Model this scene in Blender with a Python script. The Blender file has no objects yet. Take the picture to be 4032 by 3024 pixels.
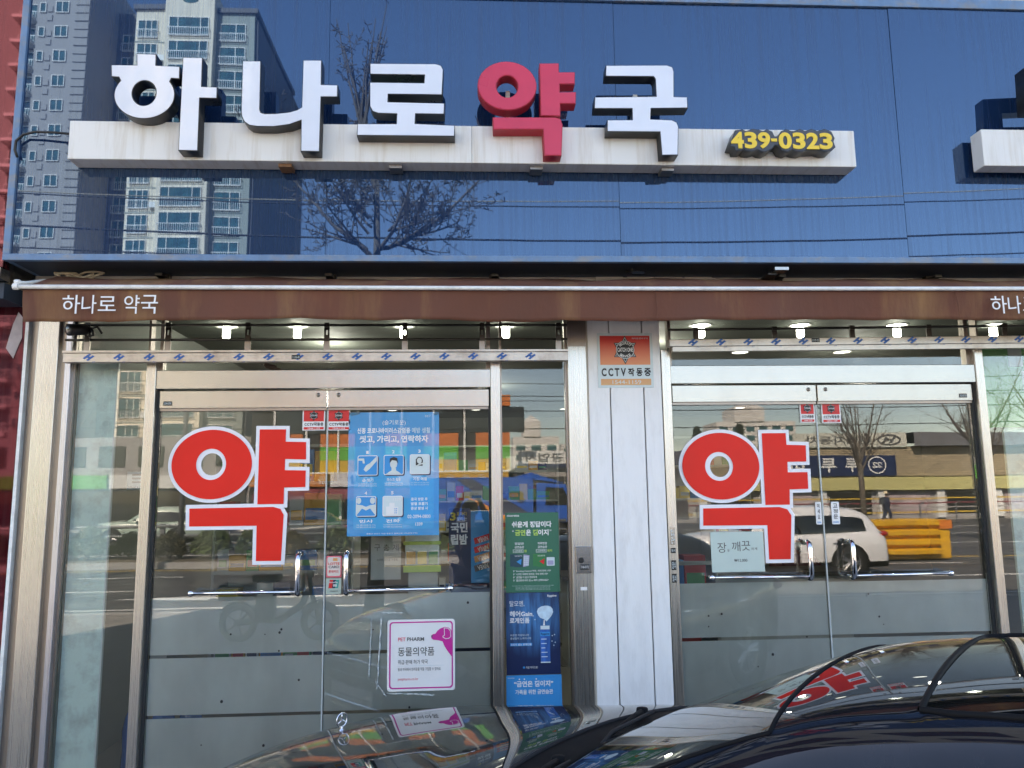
import bpy, bmesh, math, random
import numpy as np
from mathutils import Matrix, Vector
R = math.radians
PI = math.pi
scene = bpy.context.scene
col = scene.collection

# ------------------------------------------------------------------ camera
cam_data = bpy.data.cameras.new('camera')
cam_data.sensor_width = 36.0
cam_data.lens = 27.34
cam_data.clip_start = 0.02
cam_data.clip_end = 3000
cam = bpy.data.objects.new('camera', cam_data)
col.objects.link(cam)
YAW, PITCH, ROLL = R(3.175), R(8.076), R(-0.7485)
fw = Vector((math.sin(YAW)*math.cos(PITCH), math.cos(YAW)*math.cos(PITCH), math.sin(PITCH)))
rt = Vector((math.cos(YAW), -math.sin(YAW), 0))
up = rt.cross(fw)
rt2 = math.cos(ROLL)*rt + math.sin(ROLL)*up
up2 = -math.sin(ROLL)*rt + math.cos(ROLL)*up
m3 = Matrix((rt2, up2, -fw)).transposed()
cam.matrix_world = Matrix.Translation((0, -4.5, 1.8)) @ m3.to_4x4()
scene.camera = cam

# ------------------------------------------------------------------ sky, sun, exposure
SUN_EL, SUN_AZ = R(40), R(-28)        # azimuth from +Y (behind the shop) towards +X
world = bpy.data.worlds.new('World')
scene.world = world
world.use_nodes = True
wn = world.node_tree
sky = wn.nodes.new('ShaderNodeTexSky')
sky.sky_type = 'NISHITA'
sky.sun_disc = False
sky.sun_elevation = SUN_EL
sky.sun_rotation = SUN_AZ
sky.air_density = 1.0
sky.dust_density = 0.4
sky.ozone_density = 1.6
bg = wn.nodes['Background']
wn.links.new(sky.outputs[0], bg.inputs[0])
bg.inputs[1].default_value = 0.10
sun_data = bpy.data.lights.new('sun', 'SUN')
sun_data.energy = 4.6
sun_data.angle = R(0.53)
sun_data.color = (1.0, 0.94, 0.85)
sun = bpy.data.objects.new('sun', sun_data)
col.objects.link(sun)
S = Vector((math.sin(SUN_AZ)*math.cos(SUN_EL), math.cos(SUN_AZ)*math.cos(SUN_EL), math.sin(SUN_EL)))
sun.rotation_euler = S.to_track_quat('Z', 'Y').to_euler()
sun.location = S*60
vs = scene.view_settings
vs.view_transform = 'Standard'
vs.look = 'None'
vs.exposure = 2.5
vs.use_white_balance = True
vs.white_balance_temperature = 7600
vs.white_balance_tint = 15
vs.gamma = 1.0
vs.use_curve_mapping = False
scene.cycles.max_bounces = 7
scene.cycles.transparent_max_bounces = 12
scene.cycles.caustics_reflective = False
scene.cycles.caustics_refractive = False
scene.cycles.sample_clamp_indirect = 4.0

# ------------------------------------------------------------------ materials
MATS = {}
def _base(name):
    m = bpy.data.materials.new(name)
    m.use_nodes = True
    nt = m.node_tree
    return m, nt, nt.nodes, nt.links, nt.nodes['Principled BSDF']

def _noise(n, l, scale, stretch=(1, 1, 1), detail=5, coord='Object', rough=.55):
    tc = n.new('ShaderNodeTexCoord')
    mp = n.new('ShaderNodeMapping')
    mp.inputs['Scale'].default_value = stretch
    l.new(tc.outputs[coord], mp.inputs[0])
    t = n.new('ShaderNodeTexNoise')
    t.inputs['Scale'].default_value = scale
    t.inputs['Detail'].default_value = detail
    t.inputs['Roughness'].default_value = rough
    l.new(mp.outputs[0], t.inputs[0])
    return t, mp

def _range(n, l, src, a, b, lo=.3, hi=.7):
    r = n.new('ShaderNodeMapRange')
    r.inputs[1].default_value = lo
    r.inputs[2].default_value = hi
    r.inputs[3].default_value = a
    r.inputs[4].default_value = b
    l.new(src, r.inputs[0])
    return r.outputs[0]

def _mixc(n, l, fac, c1, c2):
    x = n.new('ShaderNodeMix')
    x.data_type = 'RGBA'
    if isinstance(fac, (int, float)): x.inputs[0].default_value = fac
    else: l.new(fac, x.inputs[0])
    for k, c in ((6, c1), (7, c2)):
        if isinstance(c, tuple): x.inputs[k].default_value = (*c[:3], 1)
        else: l.new(c, x.inputs[k])
    return x.outputs[2]

def mk(name, c, rough=.5, metal=0., var=.12, scale=6., stretch=(1, 1, 1), bump=0., bscale=None, coat=0., dirt=None, dscale=2.5, dstretch=(1, 1, 1), spec=.5, rvar=.12):
    """Plain surface with grain: colour and roughness vary with noise, optional bump and a dirt colour."""
    if name in MATS: return MATS[name]
    m, nt, n, l, b = _base(name)
    t, mp = _noise(n, l, scale, stretch)
    lo = tuple(max(0, v*(1-var)) for v in c)
    hi = tuple(min(1, v*(1+var)) for v in c)
    cc = _mixc(n, l, _range(n, l, t.outputs[0], 0, 1), lo, hi)
    if dirt:
        d, _ = _noise(n, l, dscale, dstretch, 8, rough=.65)
        cc = _mixc(n, l, _range(n, l, d.outputs[0], 0, dirt[3] if len(dirt) > 3 else .6, .48, .72), cc, dirt[:3])
    l.new(cc, b.inputs['Base Color'])
    b.inputs['Metallic'].default_value = metal
    b.inputs['Specular IOR Level'].default_value = spec
    l.new(_range(n, l, t.outputs[0], max(.0, rough*(1-rvar)), min(1, rough*(1+rvar))), b.inputs['Roughness'])
    if coat:
        b.inputs['Coat Weight'].default_value = coat
        b.inputs['Coat Roughness'].default_value = .02
    if bump:
        bt, _ = _noise(n, l, bscale or scale*4, stretch)
        bp = n.new('ShaderNodeBump')
        bp.inputs['Strength'].default_value = bump
        bp.inputs['Distance'].default_value = .02
        l.new(bt.outputs[0], bp.inputs['Height'])
        l.new(bp.outputs[0], b.inputs['Normal'])
    MATS[name] = m
    return m

def mk_emit(name, c, s):
    if name in MATS: return MATS[name]
    m, nt, n, l, b = _base(name)
    b.inputs['Base Color'].default_value = (*c, 1)
    b.inputs['Emission Color'].default_value = (*c, 1)
    b.inputs['Emission Strength'].default_value = s
    MATS[name] = m
    return m

def mk_glass(name, tint=(.86, .93, .9), ior=1.75, dirt=.03, wave=0., wscale=1.2):
    """Sheet glass: sees through, reflects by Fresnel, with a little dust on it."""
    if name in MATS: return MATS[name]
    m, nt, n, l, b = _base(name)
    n.remove(b)
    out = n['Material Output']
    tr = n.new('ShaderNodeBsdfTransparent')
    tr.inputs[0].default_value = (*tint, 1)
    df = n.new('ShaderNodeBsdfDiffuse')
    df.inputs[0].default_value = (.55, .55, .5, 1)
    t, _ = _noise(n, l, 5, (1, 1, .35), 8)
    mx0 = n.new('ShaderNodeMixShader')
    l.new(_range(n, l, t.outputs[0], 0, dirt, .42, .75), mx0.inputs[0])
    l.new(tr.outputs[0], mx0.inputs[1]); l.new(df.outputs[0], mx0.inputs[2])
    gl = n.new('ShaderNodeBsdfGlossy')
    gl.inputs['Roughness'].default_value = 0.0
    gl.inputs[0].default_value = (1, 1, 1, 1)
    fr = n.new('ShaderNodeFresnel')
    fr.inputs[0].default_value = ior
    if wave:
        w, _ = _noise(n, l, wscale, (1, 1, 1), 2)
        bp = n.new('ShaderNodeBump')
        bp.inputs['Strength'].default_value = wave
        bp.inputs['Distance'].default_value = .02
        l.new(w.outputs[0], bp.inputs['Height'])
        l.new(bp.outputs[0], gl.inputs['Normal'])
    mx = n.new('ShaderNodeMixShader')
    l.new(fr.outputs[0], mx.inputs[0]); l.new(mx0.outputs[0], mx.inputs[1]); l.new(gl.outputs[0], mx.inputs[2])
    l.new(mx.outputs[0], out.inputs[0])
    MATS[name] = m
    return m

def mk_frost(name, c=(.70, .76, .745), clear=.02):
    """Frosted film on the inside of the pane: milky body, glossy outside."""
    if name in MATS: return MATS[name]
    m, nt, n, l, b = _base(name)
    n.remove(b)
    out = n['Material Output']
    t, _ = _noise(n, l, 3, (1, 1, .5), 7)
    cc = _mixc(n, l, _range(n, l, t.outputs[0], 0, 1), tuple(v*.86 for v in c), tuple(v*1.14 for v in c))
    df = n.new('ShaderNodeBsdfDiffuse'); l.new(cc, df.inputs[0])
    tl = n.new('ShaderNodeBsdfTranslucent'); l.new(cc, tl.inputs[0])
    a = n.new('ShaderNodeMixShader'); a.inputs[0].default_value = .18
    l.new(df.outputs[0], a.inputs[1]); l.new(tl.outputs[0], a.inputs[2])
    tr = n.new('ShaderNodeBsdfTransparent')
    a2 = n.new('ShaderNodeMixShader'); a2.inputs[0].default_value = clear
    l.new(a.outputs[0], a2.inputs[1]); l.new(tr.outputs[0], a2.inputs[2])
    gl = n.new('ShaderNodeBsdfGlossy'); gl.inputs['Roughness'].default_value = 0.01
    fr = n.new('ShaderNodeFresnel'); fr.inputs[0].default_value = 1.55
    mx = n.new('ShaderNodeMixShader')
    l.new(fr.outputs[0], mx.inputs[0]); l.new(a2.outputs[0], mx.inputs[1]); l.new(gl.outputs[0], mx.inputs[2])
    l.new(mx.outputs[0], out.inputs[0])
    MATS[name] = m
    return m

def mk_panel(name, refl, body, rough=.02, wave=.05, wscale=1.1, streak=.5):
    """Mirror-glossy coated sheet (blue fascia, red fascia): tinted reflection over a coloured body, rain streaks."""
    if name in MATS: return MATS[name]
    m, nt, n, l, b = _base(name)
    n.remove(b)
    out = n['Material Output']
    st, _ = _noise(n, l, 2.2, (16, 1, .22), 9, rough=.75)
    st2, _ = _noise(n, l, 1.1, (1, 1, .8), 4)
    mul = n.new('ShaderNodeMath'); mul.operation = 'MULTIPLY'
    l.new(_range(n, l, st.outputs[0], 0, 1, .45, .75), mul.inputs[0])
    l.new(_range(n, l, st2.outputs[0], .1, 1, .35, .65), mul.inputs[1])
    dust = n.new('ShaderNodeBsdfDiffuse')
    cc = _mixc(n, l, mul.outputs[0], body, tuple(.6*v+.035 for v in body))
    l.new(cc, dust.inputs[0])
    gl = n.new('ShaderNodeBsdfGlossy')
    gl.inputs['Roughness'].default_value = rough
    rc = _mixc(n, l, mul.outputs[0], refl, tuple(v*(1-streak) for v in refl))
    l.new(rc, gl.inputs[0])
    w, _ = _noise(n, l, wscale, (1, 1, .6), 2)
    bp = n.new('ShaderNodeBump')
    bp.inputs['Strength'].default_value = wave
    bp.inputs['Distance'].default_value = .02
    l.new(w.outputs[0], bp.inputs['Height'])
    l.new(bp.outputs[0], gl.inputs['Normal'])
    ad = n.new('ShaderNodeAddShader')
    l.new(dust.outputs[0], ad.inputs[0]); l.new(gl.outputs[0], ad.inputs[1])
    l.new(ad.outputs[0], out.inputs[0])
    MATS[name] = m
    return m

def mk_steel(name, c=(.6, .59, .57), rough=.28, stretch=(140, 140, .5), var=.05, dirt=.3):
    """Brushed stainless steel: grain along one axis, weather stains."""
    if name in MATS: return MATS[name]
    m, nt, n, l, b = _base(name)
    t, _ = _noise(n, l, 3, stretch, 6)
    cc = _mixc(n, l, _range(n, l, t.outputs[0], 0, 1), tuple(v*(1-var) for v in c), tuple(min(1, v*(1+var)) for v in c))
    d, _ = _noise(n, l, 2.2, (2.5, 2.5, .8), 8, rough=.7)
    cc = _mixc(n, l, _range(n, l, d.outputs[0], 0, dirt, .5, .78), cc, (.2, .18, .16))
    l.new(cc, b.inputs['Base Color'])
    b.inputs['Metallic'].default_value = .92
    l.new(_range(n, l, t.outputs[0], rough*.8, rough*1.25), b.inputs['Roughness'])
    bp = n.new('ShaderNodeBump')
    bp.inputs['Strength'].default_value = .06
    bp.inputs['Distance'].default_value = .004
    l.new(t.outputs[0], bp.inputs['Height'])
    w, _ = _noise(n, l, 2.0, (1, 1, .7), 2)
    bp2 = n.new('ShaderNodeBump')
    bp2.inputs['Strength'].default_value = .12
    bp2.inputs['Distance'].default_value = .02
    l.new(w.outputs[0], bp2.inputs['Height'])
    l.new(bp.outputs[0], bp2.inputs['Normal'])
    l.new(bp2.outputs[0], b.inputs['Normal'])
    MATS[name] = m
    return m

# ------------------------------------------------------------------ object helpers
def tag(o, label=None, cat=None, group=None, kind=None):
    if label: o['label'] = label
    if cat: o['category'] = cat
    if group: o['group'] = group
    if kind: o['kind'] = kind
    return o

def thing(name, loc, label, cat, group=None, rz=0.):
    o = bpy.data.objects.new(name, None)
    o.empty_display_size = .1
    col.objects.link(o)
    o.location = loc
    o.rotation_euler = (0, 0, rz)
    return tag(o, label, cat, group)

def link(name, me, mat, parent=None, local=False):
    if mat is not None and not me.materials: me.materials.append(mat)
    o = bpy.data.objects.new(name, me)
    col.objects.link(o)
    if parent is not None:
        o.parent = parent
        if not local and parent.type == 'EMPTY':
            o.matrix_parent_inverse = Matrix.Translation(-parent.location)
    return o

def copy_tree(o, parent=None):
    c = o.copy()
    col.objects.link(c)
    c.parent = parent
    for ch in list(o.children): copy_tree(ch, c)
    return c

class MB:
    def __init__(s): s.v = []; s.f = []
    def add(s, v, f):
        k = len(s.v); s.v += [tuple(p) for p in v]; s.f += [tuple(i+k for i in q) for q in f]; return s
    def box(s, x0, x1, y0, y1, z0, z1):
        return s.add([(x0, y0, z0), (x1, y0, z0), (x1, y1, z0), (x0, y1, z0), (x0, y0, z1), (x1, y0, z1), (x1, y1, z1), (x0, y1, z1)],
                     [(0, 3, 2, 1), (4, 5, 6, 7), (0, 1, 5, 4), (1, 2, 6, 5), (2, 3, 7, 6), (3, 0, 4, 7)])
    def quad(s, a, b, c, d): return s.add([a, b, c, d], [(0, 1, 2, 3)])
    def tube(s, pts, r, n=8, caps=True):
        pts = [Vector(p) for p in pts]
        rr = r if isinstance(r, (list, tuple)) else [r]*len(pts)
        k = len(s.v); prev = None
        for i, p in enumerate(pts):
            d = (pts[min(i+1, len(pts)-1)] - pts[max(i-1, 0)]).normalized()
            if prev is None:
                a = Vector((0, 0, 1)) if abs(d.z) < .9 else Vector((1, 0, 0))
                u = d.cross(a).normalized()
            else:
                u = (prev - d*prev.dot(d))
                u = u.normalized() if u.length > 1e-6 else d.orthogonal().normalized()
            prev = u
            w = d.cross(u)
            for j in range(n):
                t = 2*PI*j/n
                s.v.append(tuple(p + (u*math.cos(t) + w*math.sin(t))*rr[i]))
        for i in range(len(pts)-1):
            for j in range(n):
                a = k+i*n+j; b = k+i*n+(j+1) % n
                s.f.append((a, b, b+n, a+n))
        if caps:
            s.f.append(tuple(k+j for j in reversed(range(n))))
            s.f.append(tuple(k+(len(pts)-1)*n+j for j in range(n)))
        return s
    def sphere(s, c, r, nu=12, nv=8, sc=(1, 1, 1)):
        k = len(s.v)
        for i in range(nv+1):
            t = PI*i/nv
            for j in range(nu):
                p = 2*PI*j/nu
                s.v.append((c[0]+r*sc[0]*math.sin(t)*math.cos(p), c[1]+r*sc[1]*math.sin(t)*math.sin(p), c[2]+r*sc[2]*math.cos(t)))
        for i in range(nv):
            for j in range(nu):
                a = k+i*nu+j; b = k+i*nu+(j+1) % nu
                s.f.append((a, a+nu, b+nu, b))
        return s
    def lathe(s, prof, c, axis='Z', n=24):
        k = len(s.v)
        for r, h in prof:
            for j in range(n):
                t = 2*PI*j/n; a, b = r*math.cos(t), r*math.sin(t)
                s.v.append({'Z': (c[0]+a, c[1]+b, c[2]+h), 'Y': (c[0]+a, c[1]+h, c[2]+b), 'X': (c[0]+h, c[1]+a, c[2]+b)}[axis])
        for i in range(len(prof)-1):
            for j in range(n):
                a = k+i*n+j; b = k+i*n+(j+1) % n
                s.f.append((a, b, b+n, a+n))
        return s
    def mesh(s, name, smooth=False):
        me = bpy.data.meshes.new(name)
        me.from_pydata(s.v, [], s.f)
        bm = bmesh.new(); bm.from_mesh(me)
        bmesh.ops.recalc_face_normals(bm, faces=bm.faces)
        bm.to_mesh(me); bm.free()
        if smooth:
            for p in me.polygons: p.use_smooth = True
        return me
    def build(s, name, mat, parent=None, smooth=False, local=False, bevel=0.):
        o = link(name, s.mesh(name, smooth), mat, parent, local)
        if bevel:
            b = o.modifiers.new('bevel', 'BEVEL'); b.width = bevel; b.segments = 2; b.limit_method = 'ANGLE'
        return o

def Bx(name, mat, parent, *b, bevel=0., local=False):
    return MB().box(*b).build(name, mat, parent, bevel=bevel, local=local)

def _curve_mesh(cu, name):
    o = bpy.data.objects.new('tmp', cu)
    me = bpy.data.meshes.new_from_object(o)
    bpy.data.objects.remove(o)
    bpy.data.curves.remove(cu)
    me.name = name
    me.materials.clear()
    return me

def shape(name, loops, y0, y1, mat, parent=None, back=False):
    """Flat outline (x, z) given real thickness between y0 (front) and y1."""
    cu = bpy.data.curves.new('c', 'CURVE')
    cu.dimensions = '2D'; cu.fill_mode = 'BOTH'; cu.extrude = abs(y1-y0)/2
    for lp in loops:
        sp = cu.splines.new('POLY'); sp.points.add(len(lp)-1)
        for p, q in zip(sp.points, lp): p.co = (q[0], q[1], 0, 1)
        sp.use_cyclic_u = True
    me = _curve_mesh(cu, name)
    me.transform(Matrix.Translation((0, (y0+y1)/2, 0)) @ Matrix.Rotation(PI/2, 4, 'X'))
    return link(name, me, mat, parent)

def text(body, x0, x1, z0, z1, y, mat, parent, bold=0., name='lettering', th=.0015, face=-1, track=1., shear=0., rot=0., keep=False):
    """Printed lettering fitted to a box on a plane facing -y (face=-1) or +y (face=1)."""
    cu = bpy.data.curves.new('t', 'FONT')
    cu.body = body; cu.offset = bold; cu.space_character = track; cu.shear = shear; cu.resolution_u = 4
    cu.extrude = .002
    me = _curve_mesh(cu, name)
    n = len(me.vertices); co = np.empty(n*3); me.vertices.foreach_get('co', co); co = co.reshape(-1, 3)
    a, b = co.min(0), co.max(0)
    sx = (x1-x0)/max(1e-6, b[0]-a[0]); sz = (z1-z0)/max(1e-6, b[1]-a[1])
    if keep: sx = sz = min(sx, sz)
    cx, cz = (x0+x1)/2, (z0+z1)/2
    px = (co[:, 0]-(a[0]+b[0])/2)*sx; pz = (co[:, 1]-(a[1]+b[1])/2)*sz; pd = co[:, 2]/.002*th/2
    if rot:
        c, s_ = math.cos(rot), math.sin(rot); px, pz = px*c-pz*s_, px*s_+pz*c
    if face < 0: w = np.stack([cx+px, y-th/2-pd, cz+pz], 1)
    else: w = np.stack([cx-px, y+th/2+pd, cz+pz], 1)
    me.vertices.foreach_set('co', w.reshape(-1)); me.update()
    return link(name, me, mat, parent)

def ell(cx, cz, rx, rz, n=48, a0=0., a1=2*PI):
    full = abs(a1-a0-2*PI) < 1e-6
    return [(cx+rx*math.cos(a0+(a1-a0)*i/(n if full else n-1)), cz+rz*math.sin(a0+(a1-a0)*i/(n if full else n-1))) for i in range(n)]

def rrect(x0, x1, z0, z1, r, n=6):
    o = []
    for cx, cz, a in ((x1-r, z1-r, 0), (x0+r, z1-r, PI/2), (x0+r, z0+r, PI), (x1-r, z0+r, 1.5*PI)):
        o += [(cx+r*math.cos(a+PI/2*i/n), cz+r*math.sin(a+PI/2*i/n)) for i in range(n+1)]
    return o

def rect(x0, x1, z0, z1): return [(x0, z0), (x1, z0), (x1, z1), (x0, z1)]

def outset(poly, d):
    n = len(poly)
    ar = sum(poly[i][0]*poly[(i+1) % n][1]-poly[(i+1) % n][0]*poly[i][1] for i in range(n))
    s = 1 if ar > 0 else -1
    o = []
    for i in range(n):
        p0, p1, p2 = Vector(poly[i-1]), Vector(poly[i]), Vector(poly[(i+1) % n])
        d1 = (p1-p0).normalized(); d2 = (p2-p1).normalized()
        n1 = Vector((d1.y, -d1.x))*s; n2 = Vector((d2.y, -d2.x))*s
        k = n1+n2
        k = k/max(.35, 1+n1.dot(n2))
        o.append((p1.x+k.x*d, p1.y+k.y*d))
    return o
ORD = ('first', 'second', 'third', 'fourth', 'fifth', 'sixth', 'seventh', 'eighth', 'ninth', 'tenth', 'eleventh', 'twelfth', 'thirteenth', 'fourteenth', 'fifteenth', 'sixteenth', 'seventeenth')

# ------------------------------------------------------------------ palette
M_STEEL = mk_steel('brushed_steel', c=(.49, .465, .43))
M_STEELH = mk_steel('brushed_steel_level', c=(.36, .345, .325), stretch=(.5, 140, 140), rough=.2, dirt=.25)
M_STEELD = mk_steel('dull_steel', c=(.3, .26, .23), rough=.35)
M_CHROME = mk('chrome', (.8, .8, .82), .07, 1., var=.03)
M_WHITEP = mk('pillar_white', (.86, .86, .86), .45, var=.03, scale=3, stretch=(6, 6, .5), bump=.10, bscale=40, dirt=(.5, .48, .45, .22), dscale=25, dstretch=(1, 1, .25))
M_BEIGE = mk('beige_wall', (.55, .5, .42), .7, var=.1, scale=3, bump=.2, dirt=(.25, .2, .15, .5))
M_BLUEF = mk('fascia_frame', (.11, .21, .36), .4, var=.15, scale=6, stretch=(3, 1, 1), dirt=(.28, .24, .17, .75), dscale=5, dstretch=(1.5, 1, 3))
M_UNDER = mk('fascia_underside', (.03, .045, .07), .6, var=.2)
M_PANEL = mk_panel('fascia_blue', (.070, .104, .145), (.005, .021, .062), rough=.012, wave=.04, wscale=1.0)
M_RED = mk_panel('neighbour_red', (.085, .034, .043), (.032, .003, .006), rough=.02, wave=.08, wscale=1.2)
M_MAROON = mk_panel('neighbour_maroon', (.06, .02, .026), (.03, .002, .005), rough=.03, wave=.05, wscale=1.5)
M_BEAM = mk('sign_beam_white', (.74, .73, .7), .35, var=.03, scale=2, dirt=(.46, .38, .27, .55), dscale=3, dstretch=(7, 1, .5))
M_LFACE = mk('letter_face', (.70, .74, .82), .12, var=.04, scale=3, bump=.12, bscale=7, coat=.3)
M_LRED = mk('letter_red', (.62, .035, .085), .3, var=.05, scale=4)
M_LREDS = mk('letter_red_side', (.45, .012, .03), .4, var=.1)
M_LBLACK = mk('letter_side_black', (.012, .013, .016), .3, var=.2)
M_YEL = mk('digit_yellow', (.85, .58, .04), .4, var=.04)
M_AWN = mk('awning_brown', (.14, .051, .03), .85, var=.12, scale=1.5, stretch=(1.6, 3, .8), bump=.5, bscale=4, dirt=(.28, .145, .06, .95), dscale=1.5, dstretch=(2.2, 1, .35))
M_WPIPE = mk('white_pipe', (.8, .8, .78), .4, var=.08, scale=30, stretch=(1, 1, 1), dirt=(.35, .33, .3, .4), dscale=9)
M_WTXT = mk('white_print', (.82, .82, .82), .5, var=.03)
M_BLACK = mk('black_plastic', (.012, .012, .013), .45, var=.2)
M_BROD = mk('shutter_rod', (.06, .055, .05), .35, .8, var=.2)
M_BRZ = mk('shutter_bar', (.5, .45, .4), .35, .7, var=.12, scale=4, stretch=(3, 1, 1), dirt=(.16, .1, .07, .55), dscale=6)
M_TAPE = mk('tape_blue', (.02, .12, .42), .5, var=.05)
M_GLASS = mk_glass('door_glass', (.975, .992, .984), 1.52, .03, wave=.02)
M_FROST = mk_frost('frosted_film')
M_VRED = mk('vinyl_red', (.86, .028, .018), .4, var=.03, spec=.2)
M_VWHITE = mk('vinyl_white', (.82, .84, .9), .35, var=.03)
M_RUBBER = mk('dark_seal', (.03, .032, .034), .6, var=.2)
M_PAVE = mk('paving', (.3, .28, .26), .85, var=.2, scale=9, bump=.3, dirt=(.16, .15, .14, .6))
M_ASPH = mk('asphalt', (.075, .075, .078), .85, var=.25, scale=1.2, bump=.3, bscale=60, dirt=(.12, .115, .105, .6), dscale=.15)
M_LINE = mk('road_paint', (.72, .72, .7), .6, var=.1, scale=5, dirt=(.25, .25, .25, .5))
M_LINEY = mk('road_paint_yellow', (.65, .42, .05), .6, var=.1, dirt=(.25, .2, .1, .5))
M_KERB = mk('kerb_granite', (.36, .35, .34), .8, var=.2, scale=30)
M_EARTH = mk('terrain', (.12, .1, .075), .95, var=.3, scale=.3)

# ------------------------------------------------------------------ ground
tag(Bx('ground', M_EARTH, None, -1500, 1500, -1500, 300, -.9, -.26), 'wide earth ground under the street', kind='structure')
tag(Bx('road', M_ASPH, None, -260, 260, -46, -8.6, -.40, -.2), 'grey asphalt road with several lanes', kind='structure')
pv = tag(Bx('pavement', M_PAVE, None, -60, 60, -8.44, 9, -.42, 0), 'pavement in front of the shop', kind='structure')
tag(Bx('far_pavement', M_PAVE, None, -200, 200, -60, -46.15, -.42, -.05), 'pavement across the road', kind='structure')
for i in range(60):
    Bx('kerb_stone', M_KERB, pv, -30+i*1.0, -30+i*1.0+.985, -8.6, -8.44, -.4, .01, bevel=.012)
for yy, dash in ((-10.4, 0), (-13.4, 1), (-16.4, 1), (-18.3, 0), (-24.2, 0), (-30.5, 1), (-37, 1)):
    mb = MB()
    if dash:
        for k in range(-20, 24): mb.box(k*5.2, k*5.2+3, yy-.06, yy+.06, -.2, -.196)
    else: mb.box(-120, 120, yy-.06, yy+.06, -.2, -.196)
    tag(mb.build('lane_line', M_LINEY if yy == -18.3 else M_LINE), 'painted lane line on the asphalt', kind='structure')
ar = MB().add([(-7.2, -11.9, -.196), (-5.2, -11.5, -.196), (-5.2, -11.75, -.196), (-2.4, -11.75, -.196), (-2.4, -12.05, -.196), (-5.2, -12.05, -.196), (-5.2, -12.3, -.196)], [(0, 1, 6), (2, 3, 4, 5)])
tag(ar.build('road_arrow', M_LINE), 'white painted arrow on the asphalt', kind='structure')
# parking bay lines and hatch bars of the near lane
ar = MB()
for k in range(9): ar.add([(-9+k*1.15, -9.0, -.196), (-8.6+k*1.15, -9.0, -.196), (-9.6+k*1.15, -10.1, -.196), (-10+k*1.15, -10.1, -.196)], [(0, 1, 2, 3)])
tag(ar.build('hatch_marking', M_LINE), 'white painted hatch bars along the near lane', kind='structure')

# ------------------------------------------------------------------ shop building
shop = thing('shop_building', (2.5, 4, 0), 'beige building that holds the pharmacy behind the glass front', 'building')
FLZ, CEZ = .22, 3.12
M_INFLOOR = mk('shop_floor', (.2, .19, .17), .3, var=.08, scale=2)
M_INWALL = mk('shop_wall', (.22, .23, .21), .7, var=.05)
M_CEIL = mk('shop_ceiling', (.11, .12, .105), .8, var=.06, scale=4)
Bx('plinth', M_PAVE, shop, -2.6, 8, -.12, .3, -.1, FLZ-.02)
Bx('shop_floor', M_INFLOOR, shop, -2.5, 8, .3, 9, 0, FLZ)
Bx('shop_ceiling', M_CEIL, shop, -2.4, 8, .12, 9, CEZ, CEZ+.1)
Bx('back_wall', M_INWALL, shop, -2.5, 8, 8.9, 9.1, FLZ, 9.3)
Bx('side_wall', M_INWALL, shop, -2.53, -2.33, .12, 8.9, FLZ, 9.3)
Bx('side_wall', M_INWALL, shop, 8, 8.2, -.2, 9.1, 0, 9.3)
Bx('lintel', M_BEIGE, shop, -2.5, 8, .005, .12, 2.88, 4.9)
Bx('upper_wall', M_BEIGE, shop, -2.6, 8, -.2, .1, 4.76, 9.6)
Bx('roof_slab', M_BEIGE, shop, -2.6, 8.2, -.2, 9.1, 9.6, 9.8)
for x in (.76, .95, 1.12, 1.3): Bx('wall_tile', M_BEIGE, shop, x, x+.165, -.012, .004, 2.9, 3.3)
for z in (5.6, 7.7):
    for x in (-1.2, 1.2, 3.6, 6):
        w = Bx('upper_window', M_RUBBER, shop, x-.8, x+.8, -.22, -.15, z, z+1.2)
        Bx('pane', M_MAROON, w, x-.74, x-.02, -.232, -.222, z+.05, z+1.15)
        Bx('pane', M_MAROON, w, x+.02, x+.74, -.232, -.222, z+.05, z+1.15)

# neighbour on the left: red glossy fascia above, dark maroon glass below
nb = thing('neighbour_building', (-6, 4, 0), 'glossy red clad shop building adjoining the pharmacy at the left edge', 'building')
Bx('wall', M_BEIGE, nb, -9, -2.66, .06, 9, 0, 9.4)
for k in range(4): Bx('red_panel', M_RED, nb, -2.53-1.55*(k+1)+.004, -2.53-1.55*k, -.26, -.20, 3.06, 9.2)
Bx('panel_trim', M_STEELH, nb, -8.8, -2.535, -.272, -.18, 2.995, 3.056)
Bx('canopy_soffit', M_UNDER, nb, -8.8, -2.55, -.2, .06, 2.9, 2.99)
for k in range(3):
    Bx('maroon_pane', M_MAROON, nb, -2.535-1.6*(k+1)+.006, -2.535-1.6*k, .0, .05, .05, 2.95)
pt = MB().add([(-2.60, -.004, 2.80), (-2.63, -.004, 2.66), (-2.585, -.004, 2.60), (-2.56, -.004, 2.68), (-2.545, -.004, 2.72), (-2.55, -.004, 2.84), (-2.575, -.004, 2.87)], [tuple(range(7))])
pt.build('filler_patch', mk('filler', (.42, .36, .36), .8, var=.25, scale=12), nb)

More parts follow.
